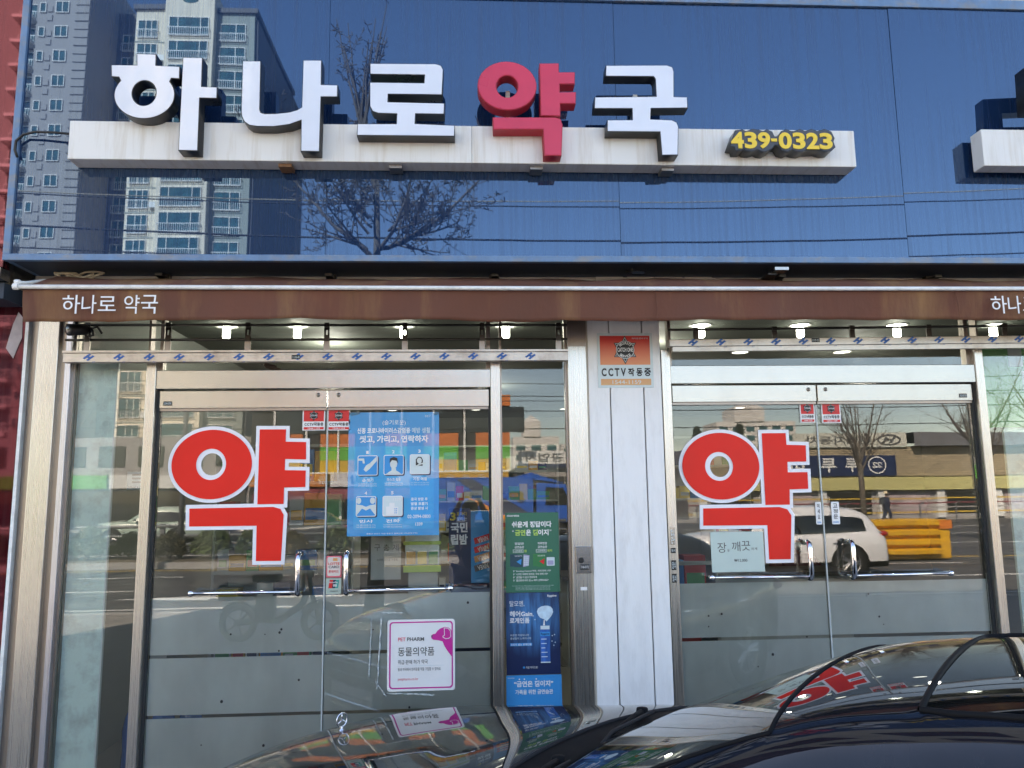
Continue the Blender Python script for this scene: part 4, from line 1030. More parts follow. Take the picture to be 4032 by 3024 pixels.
M_WATER = mk('blue_wrap', (.05, .16, .5), .15, var=.3, scale=6, coat=.5)
for k in range(3): MB().lathe([(0, 0), (.07, 0), (.075, .02), (.07, .12), (.075, .22), (.06, .30), (.028, .36), (.028, .40), (0, .40)], (-2.0+k*.16, .5, FLZ), 'Z', 16).build('bottle', M_WATER, t, smooth=True)
Bx('wrap_label', M_PNAVY, t, -1.97, -1.80, .405, .42, .36, .48)
t = sheet('inside_paper', 'white leaflet with blue figure low inside the left pane', 'notice', -2.10, -1.93, .74, 1.02, M_SHELF, y=.75)
text('수거함', -2.06, -1.96, .955, .985, .747, M_PGREY, t); shape('print', [[(-2.05, .82), (-1.98, .82), (-1.98, .84), (-2.01, .86), (-2.0, .90), (-2.03, .90), (-2.04, .86)]], .746, .748, M_PCYAN, t)
t = sheet('inside_paper', 'carton panel with drink names high inside the left pane', 'notice', -2.13, -1.98, 1.86, 1.97, M_PALE, y=.5)
text('60ml x 50개입', -2.12, -1.99, 1.868, 1.885, .4975, M_PGREY, t)
for k in range(3): flat(t, [[(-2.10, 1.90+k*.022), (-2.01, 1.90+k*.022), (-2.0, 1.912+k*.022), (-2.10, 1.912+k*.022)]], .498, M_PGREY)

# ------------------------------------------------------------------ cars
def spl(xs, ys, x):
    """Smooth (finite-difference Hermite) interpolation."""
    xs = np.array(xs, float); ys = np.array(ys, float)
    m = np.gradient(ys, xs)
    i = int(np.clip(np.searchsorted(xs, x)-1, 0, len(xs)-2))
    h = xs[i+1]-xs[i]; t = min(1., max(0., (x-xs[i])/h))
    return (2*t**3-3*t**2+1)*ys[i]+(t**3-2*t*t+t)*h*m[i]+(-2*t**3+3*t*t)*ys[i+1]+(t**3-t*t)*h*m[i+1]

SEDAN = dict(L=4.87, z0=.2,
    S=(0, .05, .14, .28, .42, .7, 1.1, 1.5, 1.62, 2.2, 3.0, 3.9, 4.3, 4.6, 4.78, 4.87),
    ZT=(.66, .77, .84, .895, .925, .968, 1.025, 1.072, 1.06, 1.0, 1.0, 1.05, 1.09, 1.07, 1.02, .88),
    HW=(.66, .76, .83, .88, .90, .915, .925, .925, .925, .925, .925, .92, .90, .87, .82, .76),
    GS=(1.56, 1.75, 1.95, 2.15, 2.34, 2.62, 3.0, 3.4, 3.75, 4.0, 4.3), GZ=(1.055, 1.150, 1.243, 1.330, 1.402, 1.454, 1.478, 1.465, 1.405, 1.305, 1.10),
    GH=(.74, .70, .66, .63, .605, .60, .60, .59, .58, .58, .62), GB=.80, ZB=.985, ws=2.33, rw=3.72, sun=(2.62, 3.5, .5), wx=(.92, 3.82), wr=.33, hood=(.30, 1.49), bp=2.95, cp=3.62, fcurve=.27)
SUV = dict(L=4.66, z0=.25,
    S=(0, .05, .16, .35, .7, 1.15, 1.35, 2.2, 3.4, 4.2, 4.5, 4.62, 4.66),
    ZT=(.80, .92, 1.0, 1.04, 1.08, 1.12, 1.12, 1.06, 1.08, 1.12, 1.08, .98, .85),
    HW=(.70, .80, .86, .90, .925, .93, .93, .93, .93, .92, .88, .83, .78),
    GS=(1.3, 1.55, 1.85, 2.1, 2.5, 3.0, 3.6, 4.05, 4.35, 4.5), GZ=(1.12, 1.28, 1.46, 1.57, 1.645, 1.66, 1.62, 1.55, 1.36, 1.12),
    GH=(.76, .72, .67, .64, .62, .61, .60, .58, .60, .66), GB=.82, ZB=1.06, ws=2.08, rw=4.12, sun=None, wx=(.92, 3.6), wr=.36, hood=(.30, 1.2), bp=2.5, cp=4.1, fcurve=.2)

M_TYRE = mk('tyre', (.015, .015, .016), .8, var=.3)
M_RIMW = mk('alloy_rim', (.45, .45, .46), .3, .9)
M_CARGLASS = mk_glass('car_glass', (.30, .33, .32), 1.9, .0)
M_ROOFGL = mk('sunroof_glass', (.004, .005, .006), .3, var=.1, coat=1., spec=0.)
M_TRIM = mk('car_trim_black', (.007, .007, .008), .65, spec=.15)
M_LAMP = mk('lamp_lens', (.5, .52, .55), .08, .3, coat=1)
M_TAIL = mk('tail_lens', (.35, .01, .01), .1, coat=1)

def make_car(root, C, paint, clad=None, detail=True):
    N = 90
    stations = list(np.linspace(0, C['L'], N))
    stations = sorted(set([round(s, 4) for s in stations] + [C['hood'][0], C['hood'][1], C['hood'][1]+.015, C['hood'][1]+.13]))
    fr = [(0, 0), (.14, -.0005), (.28, -.002), (.42, -.006), (.55, -.012), (.67, -.021), (.77, -.034), (.85, -.056), (.92, -.10), (.965, -.17), (.99, -.25), (1, -.36)]
    def section(s):
        zt = spl(C['S'], C['ZT'], s); hw = spl(C['S'], C['HW'], s)
        p = [(f*hw, zt+d) for f, d in fr] + [(.998*hw, .52), (.975*hw, .38), (.94*hw, .27), (.9*hw, C['z0'])]
        o = [p[0]]
        for q in p[1:]: o.append((q[0], min(q[1], o[-1][1]-.0006)))
        return o
    fc = C['fcurve']
    def warp(s, l):
        t = s/C['L']
        k = fc*(1-min(1, max(0, (t-.38)/.3))) - .12*max(0, (t-.75)/.25)
        return s + k*l*l
    groups = {}
    def face(key, quad):
        g = groups.setdefault(key, ([], [], {}))
        idx = []
        for p in quad:
            q = tuple(round(v, 5) for v in p)
            if q not in g[2]: g[2][q] = len(g[0]); g[0].append(q)
            idx.append(g[2][q])
        idx = [i for n_, i in enumerate(idx) if i not in idx[:n_]]
        if len(idx) > 2: g[1].append(tuple(idx))
    secs = [section(s) for s in stations]
    n = len(secs[0])
    for side in (1, -1):
        for i in range(len(stations)-1):
            s0, s1 = stations[i], stations[i+1]; sm = (s0+s1)/2
            for j in range(n-1):
                q = [(warp(s0, secs[i][j][0]), side*secs[i][j][0], secs[i][j][1]), (warp(s1, secs[i+1][j][0]), side*secs[i+1][j][0], secs[i+1][j][1]),
                     (warp(s1, secs[i+1][j+1][0]), side*secs[i+1][j+1][0], secs[i+1][j+1][1]), (warp(s0, secs[i][j+1][0]), side*secs[i][j+1][0], secs[i][j+1][1])]
                if j < 7 and C['hood'][0] <= sm <= C['hood'][1]: key = 'hood'
                elif j < 7 and C['hood'][1] < sm < C['hood'][1]+.13: key = 'cowl'
                elif j >= n-3 and clad: key = 'cladding'
                else: key = 'body'
                face(key, q)
    # close front, tail and underside
    for i, s in ((0, 0.), (len(stations)-1, C['L'])):
        for j in range(n-1):
            a, b = secs[i][j], secs[i][j+1]
            face('body', [(warp(s, a[0]), a[0], a[1]), (warp(s, a[0]), -a[0], a[1]), (warp(s, b[0]), -b[0], b[1]), (warp(s, b[0]), b[0], b[1])])
    for i in range(len(stations)-1):
        a, b = secs[i][-1], secs[i+1][-1]
        face('underbody', [(warp(stations[i], a[0]), a[0], a[1]), (warp(stations[i], a[0]), -a[0], a[1]), (warp(stations[i+1], b[0]), -b[0], b[1]), (warp(stations[i+1], b[0]), b[0], b[1])])
    # greenhouse
    gs = list(np.linspace(C['GS'][0], C['GS'][-1], 70))
    gs = sorted(set([round(s, 4) for s in gs] + [C['ws'], C['rw'], C['bp']-.05, C['bp']+.05, C['cp']] + (list(C['sun'][:2]) if C['sun'] else [])))
    gf = [(0, 0), (.15, -.0006), (.3, -.0024), (.45, -.0055), (.58, -.010), (.70, -.016), (.80, -.024), (.88, -.035), (.95, -.055), (1.0, -.086)]
    if C['sun']: ksun = min(range(len(gf)), key=lambda k: abs(gf[k][0]*.6-C['sun'][2]))
    def gsec(s):
        zg = spl(C['GS'], C['GZ'], s); hr = spl(C['GS'], C['GH'], s)
        zb = C['ZB']; p = []
        for f, d in gf: p.append((f*hr, max(zg+d, zb+.001*(1-f))))
        zr = p[-1][1]
        for t in (.3, .65, 1.0): p.append((hr+(max(C['GB'], hr)-hr)*t, zr+(zb-.02-zr)*t+.02*math.sin(PI*t)*(zr > zb+.1)))
        return p
    gss = [gsec(s) for s in gs]
    def gw(s, l):
        t = (s-C['GS'][0])/(C['GS'][-1]-C['GS'][0])
        return s + (.25*(1-min(1, t*2.4))-.10*max(0, (t-.7)/.3))*l*l + .03*l*l
    m = len(gss[0])
    for side in (1, -1):
        for i in range(len(gs)-1):
            s0, s1 = gs[i], gs[i+1]; sm = (s0+s1)/2
            for j in range(m-1):
                q = [(gw(s0, gss[i][j][0]), side*gss[i][j][0], gss[i][j][1]), (gw(s1, gss[i+1][j][0]), side*gss[i+1][j][0], gss[i+1][j][1]),
                     (gw(s1, gss[i+1][j+1][0]), side*gss[i+1][j+1][0], gss[i+1][j+1][1]), (gw(s0, gss[i][j+1][0]), side*gss[i][j+1][0], gss[i][j+1][1])]
                if j < 7 and sm < C['ws']: key = 'windshield'
                elif j < 7 and sm > C['rw']: key = 'rear_window'
                elif C['sun'] and j < ksun and C['sun'][0] < sm < C['sun'][1]: key = 'sunroof'
                elif j < 9: key = 'roof'
                elif j == 9: key = 'roof'
                else:
                    if sm < C['GS'][0]+.55 or sm > C['cp']: key = 'roof'
                    elif abs(sm-C['bp']) < .05: key = 'side_pillar'
                    else: key = 'side_window_near' if side > 0 else 'side_window_far'
                face(key, q)
    mats = dict(hood=paint, body=paint, roof=paint, cowl=M_TRIM, underbody=M_TRIM, cladding=clad or M_TRIM, windshield=M_CARGLASS, rear_window=M_CARGLASS, sunroof=M_ROOFGL, side_pillar=M_TRIM, side_window_near=M_CARGLASS, side_window_far=M_CARGLASS)
    for key, (v, f, _) in groups.items():
        nm = key.replace('_near', '').replace('_far', '')
        me = bpy.data.meshes.new(nm); me.from_pydata(v, [], f)
        bm = bmesh.new(); bm.from_mesh(me); bmesh.ops.recalc_face_normals(bm, faces=bm.faces); bm.to_mesh(me); bm.free()
        for p in me.polygons: p.use_smooth = True
        link(nm, me, mats[key], root, local=True)
    # wheels
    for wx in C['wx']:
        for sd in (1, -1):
            r = C['wr']; yy = sd*(spl(C['S'], C['HW'], wx)-.085)
            w = MB().lathe([(r*.66, -.11), (r*.94, -.11), (r, -.08), (r, .08), (r*.94, .11), (r*.66, .11)], (wx, yy, r), 'Y', 28).build('wheel', M_TYRE, root, smooth=True, local=True)
            MB().lathe([(r*.67, -.06), (r*.66, .105), (r*.6, .10), (r*.57, .02)] if sd > 0 else [(r*.67, .06), (r*.66, -.105), (r*.6, -.10), (r*.57, -.02)], (wx, yy, r), 'Y', 28).build('rim', M_RIMW, w, smooth=True, local=True)
            sp = MB()
            for k in range(5):
                a = 2*PI*k/5
                for da in (-.16, .16):
                    sp.tube([(wx, yy+sd*.075, r), (wx+r*.62*math.cos(a+da), yy+sd*.09, r+r*.62*math.sin(a+da))], [.035, .02], 6)
            sp.build('spokes', M_RIMW, w, local=True)
            hw = spl(C['S'], C['HW'], wx)
            MB().lathe([(r*1.02, 0), (r*1.20, .004), (r*1.22, -.02)] if sd > 0 else [(r*1.02, 0), (r*1.20, -.004), (r*1.22, .02)], (wx, sd*(hw+.006), r), 'Y', 30).build('wheel_arch', clad or M_TRIM, root, smooth=True, local=True)
            MB().lathe([(0, 0), (r*1.10, 0)], (wx, sd*(hw+.003), r), 'Y', 30).build('wheel_well_shade', M_TRIM, root, local=True)  # flat black disc standing in for the shaded hollow of the arch
    # lamps, plates, mirrors, handles
    for sd in (1, -1):
        hw = spl(C['S'], C['HW'], .2); zt = spl(C['S'], C['ZT'], .2)
        MB().sphere((.20+.27*.5, sd*(hw-.20), zt-.20), 1, 14, 8, (.17, .17, .075)).build('headlight', M_LAMP, root, smooth=True, local=True)
        MB().sphere((C['L']-.14, sd*.70, .86 if C is SEDAN else 1.0), 1, 12, 8, (.12, .16, .075)).build('tail_light', M_TAIL, root, smooth=True, local=True)
        mz = C['ZB']+.09; ms = C['GS'][0]+.52
        MB().sphere((ms, sd*.99, mz), 1, 14, 9, (.075, .11, .07)).build('side_mirror', paint, root, smooth=True, local=True)
        MB().tube([(ms, sd*.84, mz-.04), (ms, sd*.93, mz-.03)], .022, 8).build('mirror_stalk', M_TRIM, root, local=True)
        for hs in (C['bp']-.25, C['bp']+.72):
            MB().tube([(hs, sd*.935, .80), (hs+.05, sd*.955, .805), (hs+.15, sd*.955, .805), (hs+.2, sd*.935, .80)], .013, 8).build('door_handle', M_CHROME, root, smooth=True, local=True)
    # grille with bars
    zt = spl(C['S'], C['ZT'], .05)
    gr = MB().add([(-.012, -.36, zt-.36), (-.012, .36, zt-.36), (.02, .42, zt-.10), (.02, -.42, zt-.10)], [(0, 1, 2, 3)]).build('grille', M_TRIM, root, local=True)
    for k in range(4):
        z = zt-.33+.07*k; w = .34+.018*k
        MB().tube([(-.02+.008*k, -w, z), (-.035+.008*k, 0, z), (-.02+.008*k, w, z)], .007, 6).build('grille_bar', mk('grille_dark', (.12, .12, .12), .3, .9), gr, local=True)
    MB().tube([(-.025, -.36, zt-.37), (-.035, 0, zt-.37), (-.025, .36, zt-.37), (.01, .43, zt-.09), (.0, 0, zt-.085), (.01, -.43, zt-.09), (-.025, -.36, zt-.37)], .010, 6).build('grille_surround', M_CHROME, gr, local=True)
    Bx('front_plate', M_WTXT, root, -.03, -.015, -.26, .26, .40, .51, local=True)
    Bx('rear_plate', M_WTXT, root, C['L']+.002, C['L']+.014, -.26, .26, .62 if C is SEDAN else .8, .73 if C is SEDAN else .91, local=True)

M_PAINTK = mk('paint_black', (.011, .012, .016), .5, var=.35, scale=9, coat=1., spec=0.)
SC = .964
car = thing('parked_car', (-.803, -1.053, .018*SC-.018), 'glossy black sedan parked nose-in before the shop, star ornament on its bonnet', 'car')
CTH = .714
car.rotation_euler = (0, 0, -CTH)           # local +x runs to the tail
car.scale = (SC, SC, SC)
car.location.z = .018
make_car(car, SEDAN, M_PAINTK)
# bonnet star
st = MB()
zc = .925+.040; rs = .026
pts = [(.42, rs*math.cos(a), zc+rs*math.sin(a)) for a in np.linspace(0, 2*PI, 33)]
st.tube(pts, .0028, 8, False)
for a in (PI/2, PI/2+2*PI/3, PI/2+4*PI/3): st.tube([(.42, 0, zc), (.42, rs*math.cos(a), zc+rs*math.sin(a))], [.0042, .0018], 6)
o = st.build('star_ornament', M_CHROME, car, smooth=True, local=True)
MB().lathe([(0, -.006), (.013, -.006), (.011, .002), (.004, .006), (.0035, .016)], (.42, 0, .925), 'Z', 14).build('ornament_foot', M_CHROME, o, smooth=True, local=True)
# wipers
for y0, y1, sx in ((.42, -.30, 0), (-.18, -.66, .05)):
    w = MB().tube([(1.545+sx, y0, 1.075), (1.58+sx, y0-.12, 1.092), (1.60+sx+.03, (y0+y1)/2, 1.098), (1.62+sx+.08, y1+.1, 1.085)], [.012, .009, .007, .005], 8).build('wiper_arm', M_TRIM, car, smooth=True, local=True)
    MB().tube([(1.60+sx, y0-.02, 1.088), (1.615+sx+.02, (y0+y1)/2, 1.106), (1.63+sx+.09, y1, 1.078)], .007, 6).build('wiper_blade', M_TYRE, w, smooth=True, local=True)
    MB().lathe([(0, .03), (.02, .028), (.024, 0)], (1.545+sx, y0, 1.06), 'Z', 12).build('wiper_pivot', M_TRIM, w, smooth=True, local=True)
# roof ditch mouldings, sunroof seal, hood edge gap
def gz(s, f):
    zg = spl(SEDAN['GS'], SEDAN['GZ'], s); hr = spl(SEDAN['GS'], SEDAN['GH'], s)
    return f*hr, zg
for sd in (1, -1):
    pts = []
    for s in np.linspace(1.75, 3.9, 24):
        l, zg = gz(s, .915); t = (s-1.56)/(4.3-1.56)
        pts.append((s+(.25*(1-min(1, t*2.4))+.03)*l*l, sd*l, zg-.066))
    MB().tube(pts, .011, 8).build('roof_moulding', M_TRIM, car, smooth=True, local=True)
Bx('moulding_flap', M_TRIM, car, 2.66, 2.94, .545, .572, 1.405, 1.4175, local=True)
def rim(f, s0, s1):
    out = []
    zs = lambda s, l: spl(SEDAN['GS'], SEDAN['GZ'], s) - .0365*(l/.6)**2
    def wv(s, l):
        t = (s-1.56)/(4.3-1.56)
        return s + (.25*(1-min(1, t*2.4))+.03)*l*l
    for l in np.linspace(-f, f, 14): out.append((wv(s0, l), l, zs(s0, l)+.001))
    for s in np.linspace(s0+.06, s1-.06, 14): out.append((wv(s, f+.02), f+.02, zs(s, f+.02)+.001))
    for l in np.linspace(f, -f, 14): out.append((wv(s1, l), l, zs(s1, l)+.001))
    for s in np.linspace(s1-.06, s0+.06, 14): out.append((wv(s, f+.02), -f-.02, zs(s, f+.02)+.001))
    return out + out[:1]
MB().tube(rim(.46, 2.62, 3.5), .007, 8, False).build('sunroof_seal', M_TRIM, car, smooth=True, local=True)

# shut lines: bonnet edges, bonnet rear, windscreen rubber
def hz(s, f):
    zt = spl(SEDAN['S'], SEDAN['ZT'], s); hw = spl(SEDAN['S'], SEDAN['HW'], s)
    return f*hw, zt
def hwarp(s, l): return s + SEDAN['fcurve']*l*l
for sd in (1, -1):
    pts = []
    for s in np.linspace(.30, 1.49, 22):
        l, zt = hz(s, .85); pts.append((hwarp(s, l), sd*l, zt-.0545))
    MB().tube(pts, .0032, 6).build('shut_line', M_TYRE, car, local=True)
pts = []
fr_ = [(0, 0), (.14, -.0005), (.28, -.002), (.42, -.006), (.55, -.012), (.67, -.021), (.77, -.034), (.85, -.056)]
for f, d in list(reversed([(-a, b) for a, b in fr_[1:]]))+fr_:
    l, zt = hz(1.49, f); pts.append((hwarp(1.49, l), l, zt+d+.001))
MB().tube(pts, .0075, 8).build('bonnet_rear_seal', M_TYRE, car, smooth=True, local=True)
gf_ = [(0, 0), (.15, -.0006), (.3, -.0024), (.45, -.0055), (.58, -.010), (.70, -.016), (.80, -.024), (.88, -.035)]
def gwarp(s, l):
    t = (s-1.56)/(4.3-1.56); return s+(.25*(1-min(1, t*2.4))+.03)*l*l
pts = []
for f, d in list(reversed([(-a, b) for a, b in gf_[1:]]))+gf_:
    l, zg = gz(2.33, f); pts.append((gwarp(2.33, l), l, zg+d+.0005))
MB().tube(pts, .005, 6).build('windscreen_rubber', M_TRIM, car, smooth=True, local=True)
for sd in (1, -1):
    pts = []
    for s in np.linspace(1.72, 2.33, 12):
        l, zg = gz(s, .88); pts.append((gwarp(s, l), sd*l, zg-.0345))
    MB().tube(pts, .005, 6).build('windscreen_rubber', M_TRIM, car, smooth=True, local=True)

# ------------------------------------------------------------------ the street behind the viewer (seen mirrored in the glass and fascia)
def tower_window(w, h, mull, rail):
    key = (w, h, mull, rail)
    if key in TW: return TW[key]
    f = MB(); b = .07
    f.box(-w/2, w/2, -.02, .12, 0, b); f.box(-w/2, w/2, -.02, .12, h-b, h); f.box(-w/2, -w/2+b, -.02, .12, b, h-b); f.box(w/2-b, w/2, -.02, .12, b, h-b)
    for m in mull: f.box(w*m-b/2, w*m+b/2, -.02, .11, b, h-b)
    p = MB().box(-w/2+b, w/2-b, .0, .04, b, h-b)
    r = None
    if rail:
        r = MB(); r.box(-w/2-.1, w/2+.1, .30, .34, .92, 1.0); r.box(-w/2-.1, w/2+.1, .30, .34, .0, .06)
        k = int(w/.22)
        for i in range(k+1): x = -w/2-.08+(w+.16)*i/k; r.box(x-.02, x+.02, .305, .335, .06, .92)
        r.box(-w/2-.1, -w/2-.06, .0, .30, .92, 1.0); r.box(w/2+.06, w/2+.1, .0, .30, .92, 1.0)
    TW[key] = (f.mesh('frame'), p.mesh('pane'), r.mesh('railing') if r else None)
    return TW[key]
TW = {}
M_WFRAME = mk('window_frame_white', (.8, .76, .7), .5)
M_WPANE = mk('tower_pane', (.02, .09, .10), .05, var=.5, scale=.9, coat=1)
M_RAILW = mk('railing_white', (.7, .7, .68), .5)
def put(me, name, mat, parent, loc):
    if not me.materials: me.materials.append(mat)
    o = bpy.data.objects.new(name, me); col.objects.link(o); o.parent = parent; o.location = loc
    return o
def tw(parent, x, y, z, w, h, mull, rail):
    f, p, r = tower_window(w, h, mull, rail)
    wo = put(f, 'window', M_WFRAME, parent, (x-parent.location.x, y-parent.location.y, z-parent.location.z))
    put(p, 'pane', M_WPANE, wo, (0, 0, 0))
    if r: put(r, 'railing', M_RAILW, wo, (0, 0, 0))
M_TWHITE = mk('tower_white', (.78, .69, .55), .8, var=.06, scale=.4, dirt=(.35, .33, .3, .4), dscale=.2, dstretch=(3, 3, .5))
M_TGREEN = mk('tower_greygreen', (.29, .32, .29), .8, var=.06, scale=.4)
M_TGREY = mk('tower_grey', (.33, .31, .3), .8, var=.08, scale=.4)
M_TGREY2 = mk('tower_darkgrey', (.13, .13, .14), .8, var=.08, scale=.4)
Y0 = -85
ta = thing('apartment_tower', (-33, Y0, 0), 'white apartment tower with glazed balconies mirrored in the blue fascia', 'building')
Bx('wall', M_TWHITE, ta, -39.9, -36.1, -105, Y0, -.3, 60.3); Bx('centre_bay', M_TWHITE, ta, -36.1, -30.4, -105, Y0+.7, -.3, 62.6); Bx('side_bay', M_TGREEN, ta, -30.4, -25.9, -106, Y0-.5, -.3, 60.3)
Bx('side_wall', M_TGREY2, ta, -25.9, -25.6, -112, Y0-.9, -.3, 59.8)  # shaded side of the tower, its darkness put into the wall colour
Bx('parapet', M_TGREY2, ta, -40.2, -36.2, -105, Y0+.3, 60.3, 60.9); Bx('parapet', M_TGREY2, ta, -30.3, -25.5, -105, Y0-.2, 60.3, 60.9)
ov = MB().lathe([(0, .02), (1, .02)], (0, 0, 0), 'Y', 24).build('crown_oval', M_WPANE, ta)
ov.matrix_parent_inverse = Matrix.Identity(4); ov.location = (-33.3+33, .72, 61.3); ov.scale = (.9, 1, .45)
for k in range(19):
    z = 56.6-3.05*k
    tw(ta, -38.4, Y0+.02, z, 2.4, 2.3, (-.1, .2), True); tw(ta, -33.3, Y0+.72, z, 4.6, 2.4, (-.28, .28), True); tw(ta, -28.4, Y0-.48, z, 3.0, 2.3, (.12,), True)
    Bx('floor_band', M_TGREEN, ta, -39.95, -36.1, Y0, Y0+.05, z-.55, z-.42)
    if k % 2: Bx('air_conditioner', M_RAILW, ta, -36.95, -36.2, Y0, Y0+.5, z, z+.7)
tb = thing('apartment_tower', (-47, Y0+2, 0), 'shade-grey apartment tower with small windows at the left of the blue fascia mirror image', 'building')
Bx('wall', M_TGREY, tb, -50.3, -44.3, -104, Y0+2, -.3, 66); Bx('balcony_wing', M_TGREY, tb, -56, -50.3, -104, Y0+1, -.3, 66); Bx('recess_wing', M_TGREY2, tb, -44.3, -40.0, -106, Y0-5, -.3, 63)  # wall grey stands in for shade; recess wing painted darker for its shadow
for k in range(20):
    z = 59.0-3.05*k
    tw(tb, -47.4, Y0+2.02, z-.6, 1.5, 1.4, (0,), False); tw(tb, -49.6, Y0+2.02, z-.6, .7, 1.2, (), False)
    tw(tb, -42.3, Y0-4.98, z-1.2, 2.6, 2.2, (-.2,), True); tw(tb, -51.6, Y0+1.02, z-1.0, 1.9, 2.0, (0,), True)
    Bx('balcony', M_RAILW, tb, -52.8, -50.5, Y0+1, Y0+2.6, z-1.5, z-1.15)
    for q in range(3): Bx('quoin', M_TGREY, tb, -45.9, -44.35, Y0+2, Y0+2.12, z-1.6+q*1.0, z-.75+q*1.0)
    Bx('quoin', M_TGREY, tb, -49.1, -48.5, Y0+2, Y0+2.1, z-1.6, z-.9); Bx('quoin', M_TGREY, tb, -49.1, -48.5, Y0+2, Y0+2.1, z-.5, z+.2)
# distant blocks
M_FAR = mk('far_block', (.62, .6, .57), .85, var=.06, scale=.05)
def far_block(x, y, w, h, d, label, steps=0):
    t = thing('apartment_block', (x, y, -.3), label, 'building', 'far apartment blocks on the skyline')
    Bx('wall', M_FAR, t, x-w/2, x+w/2, y-d, y, -.3, h)
    if steps: Bx('wall', M_FAR, t, x-w*.28, x+w*.1, y-d*.8, y+.4, h, h+4.5); MB().add([(x-w*.28, y+.4, h+4.5), (x+w*.1, y+.4, h+4.5), (x+w*.1, y-d*.8, h+4.5), (x-w*.28, y-d*.8, h+4.5), (x-w*.09, y-d*.3, h+7)], [(0, 1, 4), (1, 2, 4), (2, 3, 4), (3, 0, 4)]).build('roof', M_FAR, t)
    n = int(h/3); c = max(2, int(w/4))
    for i in range(2, n):
        for j in range(c): Bx('window', M_WPANE, t, x-w/2+(j+.2)*w/c, x-w/2+(j+.8)*w/c, y, y+.08, i*3-.2, i*3+1.5)
far_block(20, -230, 14, 19, 12, 'far pale apartment block with a stepped roof mirrored beside the green poster pane', 1)
far_block(37, -250, 14, 18, 12, 'far pale apartment block right of the stepped one on the skyline', 1)
far_block(92, -240, 26, 24, 14, 'wide far apartment block mirrored high in the right doorway', 1)
far_block(62, -260, 12, 23, 12, 'slim far apartment block mirrored at the left of the right doorway', 1)
far_block(128, -250, 30, 16, 14, 'low far apartment block mirrored at the right of the right doorway', 0)
far_block(-75, -150, 16, 40, 14, 'tall far apartment block left of the towers', 0)

# colour-banded shop house across the road
cbld = thing('shop_house', (-4, -48, -.1), 'shop house with orange green and yellow bands mirrored in the left doorway', 'building')
cm = lambda n, c: mk(n, c, .7, var=.08, scale=.8)
M_OR = cm('band_orange', (.6, .17, .04)); M_GR = cm('band_green', (.10, .42, .05)); M_YE = cm('band_yellow', (.6, .38, .03)); M_DKGL = mk('shop_glass_dark', (.02, .022, .022), .08, var=.3, coat=1)
M_AWR = cm('awning_maroon', (.2, .04, .05)); M_DARK = mk('dark_interior', (.03, .028, .025), .7)
CX0, CX1, CY = -14.5, 2.7, -48
Bx('core', M_DARK, cbld, CX0, CX1-.1, -58, CY-.05, -.2, 8.3); Bx('cap', M_OR, cbld, CX0, CX1+.06, -58, CY+.35, 7.75, 8.5)
for a, b, m, nm in ((5.1, 5.95, M_OR, 'orange_band'), (4.2, 5.1, M_GR, 'green_band'), (3.42, 4.2, M_YE, 'yellow_band')):
    for k in range(5): Bx(nm, m, cbld, CX1-2.3*(k*1.5+1), CX1-2.3*k*1.5, CY-.05, CY+.1, a+.004, b-.004)
for k in range(8):
    x = CX1-.95-k*2.1
    Bx('mullion', M_RAILW, cbld, x-.07, x+.07, CY, CY+.16, 3.4, 7.75)
    Bx('window', M_DKGL, cbld, x+.1, x+1.95, CY-.04, CY+.02, 5.98, 7.7)
Bx('parapet_line', M_RAILW, cbld, CX0, CX1, CY, CY+.2, 3.34, 3.42)
Bx('ground_floor', M_DKGL, cbld, CX0, CX1, CY-.04, CY+.02, -.05, 2.2)
for k in range(4): MB().add([(CX1-4.2*k-4.1, CY+.05, 2.4), (CX1-4.2*k, CY+.05, 2.4), (CX1-4.2*k, CY+1.3, 1.9), (CX1-4.2*k-4.1, CY+1.3, 1.9), (CX1-4.2*k, CY+1.3, 1.65), (CX1-4.2*k-4.1, CY+1.3, 1.65)], [(0, 1, 2, 3), (3, 2, 4, 5)]).build('shop_awning', M_AWR, cbld)
for k in range(9): Bx('shopfront_post', M_RAILW if k % 2 else M_DARK, cbld, CX0+k*1.95, CX0+k*1.95+.18, CY+.02, CY+.12, -.05, 2.2)
for k, (a, b, m, s) in enumerate(((-2.9, 2.6, mk('sign_amber', (.55, .32, .05), .5), ''), (-9.2, -3.2, mk('sign_white', (.6, .6, .62), .5), '빽다방'), (-14.4, -9.5, mk('sign_ochre', (.5, .18, .04), .5), ''))):
    t = thing('shop_sign', ((a+b)/2, CY+.2, 2.46), ('amber shop sign band with pale floral patterns across the road', 'white shop sign band with blue letters across the road', 'ochre shop sign band with pale flower patterns across the road')[k], 'sign')
    Bx('board', m, t, a, b, CY+.16, CY+.36, 2.47, 3.32)
    Bx('board_edge', M_RAILW, t, a, b, CY+.14, CY+.365, 3.325, 3.38)
    if s: text(s, a+1.2, b-1.6, 2.6, 3.2, CY+.37, M_PNAVY, t, bold=.03, face=1, th=.02)
    else:
        for q in range(5):
            cx = a+.6+q*1.02
            for w in range(6): shape('flower_print', [ell(cx+.16*math.cos(w*PI/3), 2.9+.16*math.sin(w*PI/3), .11, .11, 12), ell(cx+.16*math.cos(w*PI/3), 2.9+.16*math.sin(w*PI/3), .08, .08, 12)], CY+.362+.003*w, CY+.366+.003*w, M_RAILW, t)
t = thing('shop_house', (-24, -50, -.1), 'plain grey low shop row mirrored at the left doorway beside the banded house', 'building')
Bx('wall', M_TGREY, t, -34, -15, -60, -50, -.2, 6.0); Bx('shopfront', M_DKGL, t, -33.5, -15.3, -50, -49.9, -.05, 2.3); Bx('fascia', M_GR, t, -33.5, -24.5, -50, -49.7, 2.5, 3.4); Bx('fascia', M_RAILW, t, -24.3, -15.3, -50, -49.7, 2.5, 3.4)
